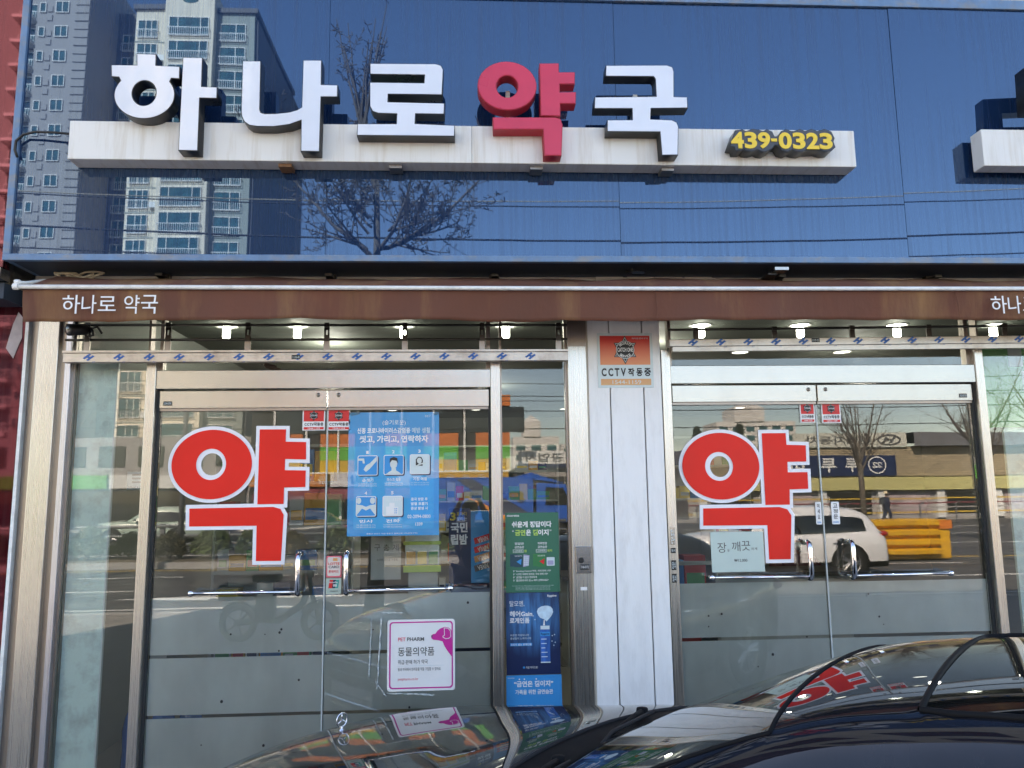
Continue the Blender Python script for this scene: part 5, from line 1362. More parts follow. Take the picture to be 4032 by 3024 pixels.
for k in range(7): Bx('window', M_DKGL, t, -33+k*2.6, -31.3+k*2.6, -50, -49.93, 4.0, 5.4)
# workshop with white sign
t = thing('workshop', (6, -52, -.1), 'low workshop with a white lettered sign mirrored above the green poster', 'building')
Bx('wall', M_TGREY, t, 3.1, 12.5, -60, -50, -.2, 3.6); Bx('door', M_DARK, t, 3.8, 6.6, -50.02, -49.97, -.05, 3.0); Bx('door', M_PBLUE, t, 7.2, 9.4, -50.02, -49.97, -.05, 3.0)
Bx('sign_board', M_RAILW, t, 3.4, 6.9, -50, -49.7, 3.9, 4.75); Bx('sign_base', M_PNAVY, t, 3.4, 6.9, -50, -49.68, 3.62, 3.88)
text('공업사', 3.75, 6.5, 4.02, 4.62, -49.7, M_PGREY, t, bold=.02, face=1, th=.02)
# car showroom with brick upper wall
M_BRICK = bpy.data.materials.new('pale_brick'); M_BRICK.use_nodes = True
_n, _l = M_BRICK.node_tree.nodes, M_BRICK.node_tree.links
_b = _n['Principled BSDF']; _tc = _n.new('ShaderNodeTexCoord'); _mp = _n.new('ShaderNodeMapping'); _mp.inputs['Rotation'].default_value = (PI/2, 0, 0)
_br = _n.new('ShaderNodeTexBrick'); _br.inputs['Scale'].default_value = 1.0; _br.inputs['Brick Width'].default_value = .42; _br.inputs['Row Height'].default_value = .15; _br.inputs['Mortar Size'].default_value = .015
_br.inputs['Color1'].default_value = (.42, .34, .22, 1); _br.inputs['Color2'].default_value = (.30, .24, .16, 1); _br.inputs['Mortar'].default_value = (.14, .12, .09, 1)
_l.new(_tc.outputs['Object'], _mp.inputs[0]); _l.new(_mp.outputs[0], _br.inputs[0]); _l.new(_br.outputs[0], _b.inputs['Base Color']); _b.inputs['Roughness'].default_value = .85
sr = thing('showroom', (32, -48, -.1), 'low showroom with pale brick upper wall mirrored in the right doorway', 'building')
YS = -46.2
Bx('core', M_TGREY2, sr, 14.5, 50, -60, YS-.3, -.2, 4.6)
Bx('brick_wall', M_BRICK, sr, 14.2, 50, YS-.3, YS, 2.66, 4.62)
Bx('yellow_band', mk('band_cream', (.5, .46, .2), .7), sr, 14.2, 50, YS-.3, YS+.35, 1.78, 2.6)
Bx('lower_wall', M_TGREY, sr, 14.3, 50, YS-.28, YS-.05, -.05, 1.75)
for k in range(9): Bx('column', M_RAILW, sr, 15+k*4, 15.5+k*4, YS-.05, YS+.2, -.05, 1.76)
for k in range(8): Bx('wall_panel', (M_DKGL, mk('mural', (.4, .32, .33), .8, var=.5, scale=1.2))[k % 2], sr, 15.8+k*4, 18.6+k*4, YS-.05, YS+.0, .2, 1.6)
MB().add([(29.5, YS+.6, 4.64), (38, YS+.6, 4.64), (50, YS+.6, 5.0), (50, YS+.6, 5.35), (36, YS+.6, 5.5), (29.5, YS+.6, 5.55), (29.5, -58, 4.8), (50, -58, 5.0), (50, -58, 5.4), (29.5, -58, 5.6)], [(0, 1, 2, 3, 4, 5), (5, 4, 3, 8, 9), (0, 6, 7, 2)]).build('canopy_roof', M_TGREY2, sr)
t = thing('showroom_sign', (26, YS+.2, 4.6), 'pale dealer sign with an oval emblem on top of the brick wall across the road', 'sign')
Bx('board', mk('sign_cream', (.55, .55, .48), .6), t, 21.5, 29.2, YS+.05, YS+.2, 4.65, 5.55)
shape('emblem', [ell(28.0, 5.08, .78, .36, 36), ell(28.0, 5.08, .68, .27, 36)], YS+.201, YS+.24, M_PGREY, t)
shape('emblem', [[(27.55, 4.9), (27.68, 4.9), (27.80, 5.05), (28.15, 5.05), (28.05, 4.9), (28.2, 4.9), (28.45, 5.27), (28.3, 5.27), (28.2, 5.12), (27.85, 5.12), (27.95, 5.27), (27.8, 5.27)]], YS+.205, YS+.245, M_PGREY, t)
text('현대자동차', 22.3, 26.8, 4.82, 5.36, YS+.2, M_PGREY, t, bold=.01, face=1, th=.02)
t = thing('showroom_sign', (25, YS+.2, 2.7), 'navy sign with a ringed 22 and white letters on the brick wall across the road', 'sign')
Bx('board', M_PNAVY, t, 18.8, 28.4, YS+.02, YS+.14, 2.70, 4.06)
shape('ring', [ell(27.1, 3.4, .62, .58, 40), ell(27.1, 3.4, .54, .50, 40)], YS+.142, YS+.16, M_RAILW, t)
text('22', 26.78, 27.42, 3.22, 3.60, YS+.142, M_RAILW, t, bold=.03, face=1, th=.02)
for ch, a in (('투', 24.9), ('투', 23.3), ('미', 21.2), ('터', 19.7)): text(ch, a, a+.95, 2.95, 3.86, YS+.142, M_RAILW, t, bold=.02, face=1, th=.02)
t = thing('guard_fence', (26, -40, -.05), 'low metal guard fence along the far side mirrored behind the yellow skip', 'fence')
for k in range(14):
    x = 13+k*2.2
    MB().tube([(x, -40, -.05), (x, -40, .95), (x+.25, -40, 1.05)], .05, 6).build('post', M_TGREY2, t)
for z, m in ((.45, M_LINEY), (.72, M_TGREY), (.98, M_AWR), (1.25, M_LINEY)): Bx('rail', m, t, 12.5, 44, -40.06, -40.0, z, z+.07)

# bare street trees
M_BARK = mk('bark', (.13, .11, .09), .9, var=.35, scale=20, bump=.5)
M_TWIG = mk('twig', (.12, .10, .085), .85, var=.3, scale=30)
def branch(mb, p, d, ln, r, depth, rng, spur):
    n = 5; pts = [Vector(p)]; rr = [r]; dd = Vector(d).normalized()
    for i in range(n):
        dd = (dd + Vector((rng.uniform(-.13, .13), rng.uniform(-.13, .13), rng.uniform(-.05, .12)))).normalized()
        pts.append(pts[-1]+dd*ln/n); rr.append(max(.004, r*(1-.55*(i+1)/n)))
    mb.tube(pts, rr, 5 if depth < 2 else 7, False)
    if depth > 0:
        for k in range(rng.randint(3, 5)):
            i = rng.randint(1, n); a = rng.uniform(0, 2*PI)
            o = dd.orthogonal().normalized(); o.rotate(Matrix.Rotation(a, 3, dd))
            nd = dd*rng.uniform(.5, .9)+o*rng.uniform(.5, .9)+Vector((0, 0, .25))
            branch(mb, pts[i], nd, ln*rng.uniform(.45, .7), rr[i]*.62, depth-1, rng, spur)
    if spur:
        for k in range(7):
            i = rng.randint(1, n); o = Vector((rng.uniform(-1, 1), rng.uniform(-1, 1), rng.uniform(-.3, 1))).normalized()
            mb.tube([pts[i], pts[i]+o*.055, pts[i]+o*.085], [.006, .007, .009], 4, False)
def limb(mb, pts, r0, r1, rng, kids, ln, depth, spur=True):
    pts = [Vector(p) for p in pts]
    n = len(pts); fine = []
    for i in range(n-1):
        for k in range(4): fine.append(pts[i].lerp(pts[i+1], k/4)+Vector((rng.uniform(-.012, .012),)*3))
    fine.append(pts[-1])
    rr = [r0+(r1-r0)*i/(len(fine)-1) for i in range(len(fine))]
    mb.tube(fine, rr, 8, False)
    for k in range(kids):
        i = rng.randint(2, len(fine)-1)
        d = (fine[i]-fine[i-1]).normalized(); o = d.orthogonal().normalized(); o.rotate(Matrix.Rotation(rng.uniform(0, 2*PI), 3, d))
        branch(mb, fine[i], d*.6+o*.8+Vector((0, 0, .3)), ln*rng.uniform(.6, 1.1), rr[i]*.45, depth, rng, spur)
TX, TY = -1.42, -7.7
tr = thing('street_tree', (TX, TY, 0), 'bare pollarded street tree mirrored dark in the blue fascia', 'tree')
rng = random.Random(5)
MB().tube([(TX-.06, TY, -.05), (TX-.03, TY, .4), (TX, TY, 1.8), (TX+.02, TY, 3.6), (TX+.03, TY, 5.4), (TX+.02, TY, 6.6)], [.17, .13, .105, .075, .056, .038], 12).build('trunk', M_BARK, tr, smooth=True)
cr = MB()
limb(cr, [(TX, TY, 5.35), (TX-.35, TY+.1, 5.66), (TX-.75, TY+.1, 6.0), (TX-1.05, TY, 6.4), (TX-1.4, TY-.1, 6.8)], .042, .012, rng, 11, 1.0, 1)
limb(cr, [(TX, TY, 5.5), (TX+.42, TY, 5.62), (TX+.85, TY-.1, 5.95), (TX+1.3, TY-.1, 6.35), (TX+1.75, TY, 6.8)], .042, .012, rng, 14, 1.0, 1)
limb(cr, [(TX+.05, TY, 5.5), (TX+.3, TY+.3, 5.7), (TX+.5, TY+.5, 6.1), (TX+.62, TY+.6, 6.5)], .032, .012, rng, 7, .8, 1)
limb(cr, [(TX, TY, 6.5), (TX-.10, TY, 7.1), (TX-.2, TY, 7.6), (TX-.26, TY, 7.8)], .05, .03, rng, 4, .6, 1)
for k in range(14):
    a = rng.uniform(-.34, .30); b = rng.uniform(-.3, .3)
    limb(cr, [(TX-.22+rng.uniform(-.1, .1), TY, 7.55+rng.uniform(-.5, .2)), (TX-.22+a*.6, TY+b*.6, 8.2), (TX-.2+a*1.3, TY+b, 8.9+rng.uniform(-.3, .5))], .022, .006, rng, 3, .35, 0)
for k in range(10):
    a = rng.uniform(-1.6, 1.7)
    branch(cr, (TX+a*.3, TY, 5.5+rng.uniform(0, .8)), (a, rng.uniform(-.6, .6), .3), .9, .022, 2, rng, True)
cr.build('crown', M_TWIG, tr, smooth=True)
def small_tree(x, y, h, seed, label, spread=.8):
    t = thing('street_tree', (x, y, -.2), label, 'tree'); rg = random.Random(seed); m = MB()
    MB().tube([(x, y, -.2), (x+.03, y, h*.3), (x, y, h*.55)], [.13, .10, .08], 9).build('trunk', M_BARK, t, smooth=True)
    for k in range(9):
        a = 2*PI*k/9+rg.uniform(-.3, .3); z = h*rg.uniform(.32, .55)
        limb(m, [(x, y, z), (x+spread*.5*math.cos(a), y+spread*.5*math.sin(a), z+h*.16), (x+spread*math.cos(a), y+spread*math.sin(a), z+h*.4)], .05, .012, rg, 6, h*.2, 1, False)
    m.build('crown', M_TWIG, t, smooth=True)
small_tree(13.6, -22, 6.2, 3, 'slim bare tree mirrored in the right leaf of the right doorway', .9)
small_tree(19.3, -24, 6.5, 7, 'wide bare tree mirrored at the right of the right doorway', 1.6)
small_tree(14.0, -12.5, 5.5, 13, 'bare roadside tree mirrored beside the green poster at the right edge', 1.2)
small_tree(-13, -21, 7.5, 17, 'bare median tree mirrored in the left leaf of the left doorway', 1.5)
M_PINE = mk('pine_needles', (.03, .055, .025), .8, var=.4, scale=3)
for x, y, h, lab in ((7.6, -49, 5.4, 'dark pine mirrored above the workshop sign'), (23.5, -62, 7.5, 'dark pine rising behind the showroom sign'), (19.5, -61, 7.2, 'dark pine left of the showroom sign')):
    t = thing('pine_tree', (x, y, -.1), lab, 'tree'); MB().tube([(x, y, -.1), (x+.1, y, h*.9)], [.16, .05], 8).build('trunk', M_BARK, t)
    m = MB(); rg = random.Random(int(x*10))
    for k in range(900):
        zz_ = h*(.35+.65*rg.random()**.8); rad = (1-(zz_/h-.35)/.65)*1.3+.15; a = rg.uniform(0, 2*PI); r_ = rad*rg.random()**.5
        c = Vector((x+r_*math.cos(a), y+r_*math.sin(a), zz_+.15*math.sin(a*3))); u = Vector((rg.uniform(-1, 1), rg.uniform(-1, 1), rg.uniform(-.4, .6))).normalized()*.22; v = u.orthogonal().normalized()*.05
        m.quad(c-u-v, c+u-v, c+u+v, c-u+v)
    m.build('crown', M_PINE, t)

# median: kerb, soil, hedge shrubs, guard rail
md = tag(Bx('median_strip', M_KERB, None, -70, 3.2, -20.9, -18.8, -.22, -.02), 'raised median strip in the middle of the road', kind='structure')
Bx('soil', M_EARTH, md, -69.8, 3, -20.7, -19.0, -.02, .02)
M_LEAF = mk('hedge_leaf', (.055, .085, .022), .7, var=.5, scale=3); M_LEAF2 = mk('hedge_leaf_dry', (.12, .095, .035), .7, var=.5, scale=3)
shr = []
for v in range(3):
    rg = random.Random(40+v); m = MB()
    for k in range(1100):
        a = rg.uniform(0, 2*PI); b = rg.uniform(0, PI*.5); r_ = rg.uniform(.7, 1.0)
        c = Vector((.62*r_*math.cos(a)*math.cos(b)*(1+.15*math.sin(3*a)), .5*r_*math.sin(a)*math.cos(b), .06+.85*r_*(.15+.85*math.sin(b))*(1+.12*math.sin(5*a+v))))
        u = Vector((rg.uniform(-1, 1), rg.uniform(-1, 1), rg.uniform(-1, 1))).normalized()*.05; w = u.orthogonal().normalized()*.03
        m.quad(c-u-w, c+u-w, c+u+w, c-u+w)
    me = m.mesh('foliage'); me.materials.append(M_LEAF2 if v == 1 else M_LEAF)
    s_ = MB()
    for k in range(5): s_.tube([(0, 0, 0), (.25*math.cos(k*1.3), .2*math.sin(k*1.3), .45)], [.02, .01], 5)
    ms = s_.mesh('stems'); ms.materials.append(M_BARK); shr.append((me, ms))
for k in range(17):
    x = -17.5+k*1.22
    t = thing('hedge_shrub', (x, -19.7+.1*math.sin(k*2), .02), ORD[k]+' clipped shrub from the left in the median hedge across the lanes', 'shrub', 'shrubs of the median hedge', rz=k*1.1)
    t.scale = (1, 1, .9+.12*math.sin(k*1.7))
    put(shr[k % 3][0], 'foliage', None, t, (0, 0, 0)) if shr[k % 3][0].materials else None
    put(shr[k % 3][1], 'stems', None, t, (0, 0, 0))
t = thing('guard_rail', (-18, -22, -.2), 'grey metal guard rail behind the median hedge', 'guard rail')
M_GALV = mk('galvanised', (.5, .5, .48), .4, .7, var=.15)
for k in range(24): Bx('post', M_TGREY2, t, -44+k*2, -43.86+k*2, -21.62, -21.5, -.2, 1.0)
for z in (.35, .62, .92): MB().tube([(-45, -21.48, z), (3.2, -21.48, z)], .05, 8).build('rail', M_GALV, t, smooth=True)
# overhead wires
M_WIRE = mk('wire', (.012, .012, .014), .6)
random.seed(3)
for k, (za, zm, zb, r_, lab) in enumerate(((7.30, 6.72, 7.30, .011, 'second highest'), (6.85, 6.15, 6.72, .017, 'thickest'), (6.45, 5.82, 6.32, .012, 'second lowest'), (7.45, 6.95, 7.70, .010, 'highest pale twisted'), (6.2, 5.55, 6.15, .013, 'lowest'))):
    pts = []
    for i in range(25):
        u = i/24; x = -14+30*u
        pts.append((x, -9.0-.12*k, za*(1-u)+zb*u-(4*u*(1-u))*((za+zb)/2-zm)))
    tag(MB().tube(pts, r_, 6).build('overhead_wire', M_ROPE if k == 3 else M_WIRE, smooth=True), lab+' of the overhead wires mirrored in the blue fascia', 'wire', 'overhead wires along the pavement')
for x, lab in ((-14, 'left end'), (16, 'right end')):
    t = thing('utility_pole', (x, -9.2, -.2), 'concrete utility pole carrying the overhead wires at their '+lab, 'pole')
    MB().tube([(x, -9.2, -.2), (x, -9.2, 9.5)], [.18, .12], 12).build('pole', M_KERB, t, smooth=True); Bx('cross_arm', M_GALV, t, x-.05, x+.05, -9.9, -8.6, 7.5, 7.6)
for k, (z, y) in enumerate(((5.2, -23), (5.9, -23.6), (6.5, -24), (7.4, -33), (8.4, -34))):
    pts = [(-40+90*i/30, y, z-1.1*(1-(2*i/30-1)**2)) for i in range(31)]
    tag(MB().tube(pts, .016, 5).build('far_wire', M_WIRE), ORD[k]+' lowest thin overhead wire across the far lanes', 'wire', 'overhead wires over the far lanes')

# white suv, dark sedan, pale car, truck, yellow skip
suv = thing('white_suv', (5.0, -13.9, -.2), 'white sport utility car driving past mirrored in the right doorway', 'car', rz=0)
make_car(suv, SUV, mk('paint_white', (.82, .83, .86), .3, coat=1, var=.02), clad=M_TRIM)
dk = thing('grey_car', (-9.5, -27, -.2), 'dark grey car beyond the guard rail mirrored under the red letter', 'car')
make_car(dk, SEDAN, mk('paint_grey', (.05, .052, .055), .3, coat=1))
pc = thing('pale_car', (-16.0, -30.5, -.2), 'pale green car beyond the guard rail mirrored low in the left doorway', 'car')
make_car(pc, SUV, mk('paint_palegreen', (.4, .5, .42), .3, coat=1), clad=M_TRIM)
tk = thing('box_truck', (2.6, -30, -.2), 'blue box truck with orange stripe mirrored above the green poster', 'truck')
M_TKB = mk('truck_blue', (.015, .11, .5), .4, var=.08, coat=.5)
Bx('cargo_box', M_TKB, tk, -2.6, 2.75, -31.9, -29.7, .65, 2.55); Bx('chassis', M_TRIM, tk, -2.5, 4.5, -31.6, -30.0, .3, .62)
for k in range(9): Bx('box_rib', M_TKB, tk, -2.4+k*.33, -2.35+k*.33, -29.7, -29.66, .7, 2.5)
MB().add([(-.6, -29.65, 2.5), (.1, -29.65, 2.5), (2.7, -29.65, .9), (2.7, -29.65, .7), (1.9, -29.65, .7)], [(0, 1, 2, 3, 4)]).build('stripe', mk('stripe_navy', (.04, .05, .1), .5), tk)
MB().add([(-.2, -29.645, 1.75), (.6, -29.645, 1.4), (1.9, -29.645, .72), (1.2, -29.645, .72)], [(0, 1, 2, 3)]).build('stripe', mk('stripe_orange', (.8, .25, .03), .5), tk)
text('go', 1.7, 2.35, 1.45, 1.95, -29.66, M_PNAVY, tk, bold=.05, face=1, th=.01)
MB().add([(2.9, -31.8, .55), (4.75, -31.8, .55), (4.75, -31.8, 1.25), (4.25, -31.8, 2.2), (2.9, -31.8, 2.3), (2.9, -29.8, .55), (4.75, -29.8, .55), (4.75, -29.8, 1.25), (4.25, -29.8, 2.2), (2.9, -29.8, 2.3)], [(0, 1, 2, 3, 4), (5, 9, 8, 7, 6), (0, 5, 6, 1), (1, 6, 7, 2), (2, 7, 8, 3), (3, 8, 9, 4), (4, 9, 5, 0)]).build('cab', M_TKB, tk, bevel=.05)
MB().add([(3.3, -29.785, 1.3), (4.45, -29.785, 1.3), (4.12, -29.785, 2.05), (3.3, -29.785, 2.1)], [(0, 1, 2, 3)]).build('cab_window', M_DKGL, tk)
MB().add([(4.765, -31.6, 1.28), (4.765, -30.0, 1.28), (4.30, -30.05, 2.12), (4.30, -31.55, 2.12)], [(0, 1, 2, 3)]).build('windscreen', M_DKGL, tk)
MB().add([(2.0, -31.7, 2.56), (2.9, -31.7, 2.32), (4.2, -31.7, 2.25), (2.0, -29.9, 2.56), (2.9, -29.9, 2.32), (4.2, -29.9, 2.25), (2.7, -31.7, 2.75), (2.7, -29.9, 2.75)], [(3, 5, 7), (0, 6, 2), (6, 7, 5, 2)]).build('wind_deflector', M_TKB, tk)
for x in (-1.6, 3.8):
    for y in (-29.95, -31.65): MB().lathe([(0, .12), (.24, .12), (.4, .10), (.42, 0), (.4, -.10), (.24, -.12), (0, -.12)], (x, y, .22), 'Y', 24).build('wheel', M_TYRE, tk, smooth=True)
sk_ = thing('yellow_skip', (12.7, -17.3, -.2), 'yellow ribbed plastic barrier block on the road behind the white car', 'barrier')
M_SKIP = mk('skip_yellow', (.75, .40, .02), .45, var=.12, scale=2, dirt=(.4, .2, .05, .5), dscale=3)
Bx('block', M_SKIP, sk_, 11.3, 13.55, -18.2, -17.0, -.16, .95, bevel=.06)
for k in range(4):
    z = -.08+k*.27
    MB().add([(11.1, -16.99, z), (13.15, -16.99, z), (13.15, -16.86, z+.08), (11.1, -16.86, z+.08), (13.15, -16.86, z+.19), (11.1, -16.86, z+.19), (13.15, -16.99, z+.24), (11.1, -16.99, z+.24)], [(0, 1, 2, 3), (3, 2, 4, 5), (5, 4, 6, 7), (0, 3, 5, 7), (1, 6, 4, 2)]).build('rib', M_SKIP, sk_)
Bx('edge_cap', mk('skip_orange', (.7, .2, .03), .5), sk_, 13.15, 13.57, -17.0, -16.95, .70, .94)

# e-bike on the pavement
eb = thing('electric_bike', (-2.42, -5.75, 0), 'small black electric bike on the pavement mirrored in the left doorway', 'bicycle')
M_BIKE = mk('bike_black', (.01, .01, .011), .4)
for x in (-.52, .50):
    w = MB().tube([(x+.20*math.cos(a), 0, .235+.20*math.sin(a)) for a in np.linspace(0, 2*PI, 29)], .045, 8, False).build('wheel', M_TYRE, eb, smooth=True, local=True)
    MB().lathe([(0, .03), (.05, .03), (.05, -.03), (0, -.03)], (x, 0, .235), 'Y', 12).build('hub', M_BIKE, w, local=True)
    r_ = MB()
    for k in range(5): a = 2*PI*k/5; r_.tube([(x, 0, .235), (x+.19*math.cos(a), 0, .235+.19*math.sin(a))], .011, 6)
    r_.build('spokes', M_BIKE, w, local=True)
    MB().tube([(x+.255*math.cos(a), 0, .235+.255*math.sin(a)) for a in np.linspace(.3, 2.7, 12)], .016, 6).build('mudguard', M_BIKE, eb, local=True)
f_ = MB(); f_.tube([(-.52, 0, .235), (-.22, 0, .27), (-.02, 0, .25), (.28, 0, .45), (.33, 0, .60)], .045, 8); f_.tube([(-.22, 0, .27), (-.10, 0, .50), (-.16, 0, .74)], .032, 8); f_.tube([(.50, 0, .235), (.40, 0, .55), (.34, 0, .85), (.31, 0, 1.02)], .030, 8); f_.tube([(-.52, 0, .235), (-.20, 0, .55)], .018, 8)
f_.build('frame', M_BIKE, eb, smooth=True, local=True)
Bx('battery', M_BIKE, eb, -.30, -.06, -.08, .08, .26, .58, bevel=.02, local=True); Bx('saddle', M_BIKE, eb, -.34, .0, -.12, .12, .74, .83, bevel=.025, local=True); Bx('rear_box', M_BIKE, eb, -.74, -.30, -.16, .16, .52, .72, bevel=.03, local=True); Bx('rear_seat', M_BIKE, eb, .0, .14, -.06, .06, .56, .60, bevel=.015, local=True)
h_ = MB(); h_.tube([(.30, -.28, 1.04), (.31, -.1, 1.02), (.31, .1, 1.02), (.30, .28, 1.04)], .014, 8); h_.build('handlebar', M_BIKE, eb, local=True); Bx('headlamp', M_LAMP, eb, .36, .42, -.05, .05, .78, .88, bevel=.02, local=True)
# striped bollard stripes on the far pavement, lamp post in the median
t = thing('street_lamp', (-8.8, -20, 0), 'grey lamp post standing in the median hedge', 'lamp')
MB().tube([(-8.8, -20, -.02), (-8.8, -20, 8)], [.09, .06], 10).build('pole', M_TGREY2, t, smooth=True); MB().tube([(-8.8, -20, 7.9), (-8.8, -19, 8.4), (-8.8, -18, 8.5)], .045, 8).build('arm', M_TGREY2, t, smooth=True); Bx('lamp_head', M_TGREY2, t, -8.92, -8.68, -18.4, -17.7, 8.42, 8.54)

# ------------------------------------------------------------------ people, bird, camera
def skin(name, joints, chains, mat, parent, sub=2):
    """One continuous surface grown round a jointed skeleton; joints: name -> (x, y, z, radius)."""
    names = list(joints); idx = {k: i for i, k in enumerate(names)}
    me = bpy.data.meshes.new(name)
    ed = set()
    for c in chains:
        for a, b in zip(c, c[1:]): ed.add((idx[a], idx[b]))
    me.from_pydata([joints[k][:3] for k in names], list(ed), [])
    me.materials.append(mat)
    o = link(name, me, None, parent)
    m = o.modifiers.new('skin', 'SKIN'); m.use_smooth_shade = True
    for k, v in zip(names, me.skin_vertices[0].data): v.radius = (joints[k][3],)*2; v.use_root = (k == names[0])
    if sub: s = o.modifiers.new('sub', 'SUBSURF'); s.levels = s.render_levels = sub
    return o
M_SKIN = mk('skin', (.5, .3, .21), .55, var=.05); M_HAIR = mk('hair_black', (.015, .013, .012), .6); M_COAT = mk('coat_black', (.018, .018, .02), .8, var=.2, scale=20); M_JEAN = mk('trousers_dark', (.03, .035, .05), .85, var=.2)
M_MASK = mk('mask_white', (.75, .77, .78), .7, var=.03); M_STRAW = mk('straw_hat', (.6, .5, .33), .8, var=.15, scale=30); M_NAVYC = mk('jacket_navy', (.02, .03, .06), .8)
def sh_(J, x, y, z, s=1.): return {k: (x+v[0]*s, y+v[1]*s, z+v[2]*s, v[3]*s) for k, v in J.items()}
HEAD = {'neck': (0, 0, 1.44, .055), 'jaw': (0, .03, 1.53, .075), 'head': (0, .015, 1.60, .09), 'crown': (0, .0, 1.67, .075), 'nose': (0, .118, 1.585, .014)}
LEGS = {'pelvis': (0, 0, .92, .13), 'hipL': (-.10, 0, .86, .095), 'kneeL': (-.11, .02, .48, .06), 'ankL': (-.11, -.01, .09, .042), 'toeL': (-.12, .15, .035, .034), 'hipR': (.10, 0, .86, .095), 'kneeR': (.11, .02, .48, .06), 'ankR': (.11, -.01, .09, .042), 'toeR': (.12, .15, .035, .034), 'waist': (0, 0, 1.08, .125), 'chest': (0, -.01, 1.28, .145), 'coll': (0, 0, 1.40, .09)}
CH = [['pelvis', 'waist', 'chest', 'coll', 'neck', 'jaw', 'head', 'crown'], ['head', 'nose'], ['pelvis', 'hipL', 'kneeL', 'ankL', 'toeL'], ['pelvis', 'hipR', 'kneeR', 'ankR', 'toeR']]
def face(o, J, f, masked=False):
    """eyes, mouth on a head whose front is +y*f"""
    hx, hy, hz = J['head'][:3]
    for s in (-1, 1):
        MB().sphere((hx+s*.032, hy+f*.083, hz+.008), .011, 8, 6).build('eye', M_HAIR, o, smooth=True)
        MB().sphere((hx+s*.088, hy-f*.005, hz-.005), 1, 8, 6, (.012, .02, .032)).build('ear', M_SKIN, o, smooth=True)
    MB().sphere((hx, hy+f*.092, hz-.062), 1, 8, 6, (.026, .008, .007)).build('mouth', mk('lips', (.35, .13, .11), .5), o, smooth=True)
# the person taking the picture, phone raised in both hands
J = dict(LEGS); J.update(HEAD)
for s, n in ((-1, 'L'), (1, 'R')):
    J['sh'+n] = (s*.19, 0, 1.37, .065); J['el'+n] = (s*.27, .20, 1.36, .047); J['wr'+n] = (s*.125, .385, 1.70, .030); J['pa'+n] = (s*.098, .41, 1.76, .030)
    for k, (dx, dz) in enumerate(((-.004, .058), (-.006, .040), (-.006, .020), (-.004, .002))):
        J['f%d%s' % (k, n)] = (s*(.092+dx), .432, 1.775+dz*.8, .0095); J['g%d%s' % (k, n)] = (s*(.078+dx-.004*k), .447, 1.778+dz*.8, .0082)
    J['t1'+n] = (s*.085, .392, 1.745, .011); J['t2'+n] = (s*.058, .398, 1.758, .0095)
CHP = CH + [['chest', 'shL', 'elL', 'wrL', 'paL'], ['chest', 'shR', 'elR', 'wrR', 'paR']]
for n in 'LR':
    for k in range(4): CHP.append(['pa'+n, 'f%d%s' % (k, n), 'g%d%s' % (k, n)])
    CHP.append(['pa'+n, 't1'+n, 't2'+n])
px, py = 0.0, -4.975
per = thing('person', (px, py, 0), 'person in a dark coat raising a phone with both hands, mirrored in the left doorway', 'person')
Jw = sh_(J, px, py, 0)
b = skin('body', Jw, CHP, M_SKIN, per, 2)
face(b, Jw, 1)
K = {k: (v[0], v[1], v[2], v[3]*(1.32 if k in ('pelvis', 'waist', 'chest', 'coll', 'hipL', 'hipR') else 1.15)+.016) for k, v in Jw.items() if k in ('pelvis', 'waist', 'chest', 'coll', 'shL', 'elL', 'shR', 'elR', 'hipL', 'hipR')}
for n, s in (('L', -1), ('R', 1)): K['cu'+n] = (px+s*.15, py+.35, 1.64, .043)
skin('coat', K, [['pelvis', 'waist', 'chest', 'coll'], ['chest', 'shL', 'elL', 'cuL'], ['chest', 'shR', 'elR', 'cuR'], ['pelvis', 'hipL'], ['pelvis', 'hipR']], M_COAT, per)
T = {k: (v[0], v[1], v[2], v[3]*1.2+.012) for k, v in Jw.items() if k in ('pelvis', 'hipL', 'hipR', 'kneeL', 'kneeR', 'ankL', 'ankR')}
skin('trousers', T, [['pelvis', 'hipL', 'kneeL', 'ankL'], ['pelvis', 'hipR', 'kneeR', 'ankR']], M_JEAN, per)
for s in (-1, 1): MB().sphere((px+s*.118, py+.06, .04), 1, 12, 8, (.05, .14, .045)).build('shoe', M_BLACK, per, smooth=True)
MB().sphere((px, py-.012, 1.635), 1, 16, 10, (.105, .108, .105)).build('hair', M_HAIR, per, smooth=True)
ph = thing('mobile_phone', (0, -4.53, 1.76), 'pale mobile phone held up level by the person with the dark coat', 'phone')
Bx('phone_body', M_WTXT, ph, -.082, .082, -4.540, -4.532, 1.762, 1.838, bevel=.003); Bx('camera_bump', M_BLACK, ph, -.012, .040, -4.532, -4.528, 1.785, 1.825)
# walker with a straw hat across the road
J2 = dict(LEGS); J2.update(HEAD)
for s, n in ((-1, 'L'), (1, 'R')): J2['sh'+n] = (s*.18, 0, 1.37, .06); J2['el'+n] = (s*.24, -.02, 1.10, .045); J2['wr'+n] = (s*.22, .10, .88, .032); J2['ha'+n] = (s*.21, .14, .80, .035)
J2['kneeL'] = (-.11, .14, .48, .06); J2['ankL'] = (-.11, .16, .09, .042); J2['toeL'] = (-.11, .31, .04, .034); J2['kneeR'] = (.11, -.04, .48, .06); J2['ankR'] = (.11, -.24, .14, .042); J2['toeR'] = (.11, -.12, .03, .034)
def rot_(J, a): return {k: (v[0]*math.cos(a)-v[1]*math.sin(a), v[0]*math.sin(a)+v[1]*math.cos(a), v[2], v[3]) for k, v in J.items()}
CH2 = CH + [['chest', 'shL', 'elL', 'wrL', 'haL'], ['chest', 'shR', 'elR', 'wrR', 'haR']]
wx, wy = 23.4, -38.5
wk = thing('person', (wx, wy, -.05), 'walker in dark clothes and a straw hat with a backpack across the road', 'person')
Jk = sh_(rot_(J2, -PI/2*.9), wx, wy, -.03)
skin('body', Jk, CH2, M_SKIN, wk, 1)
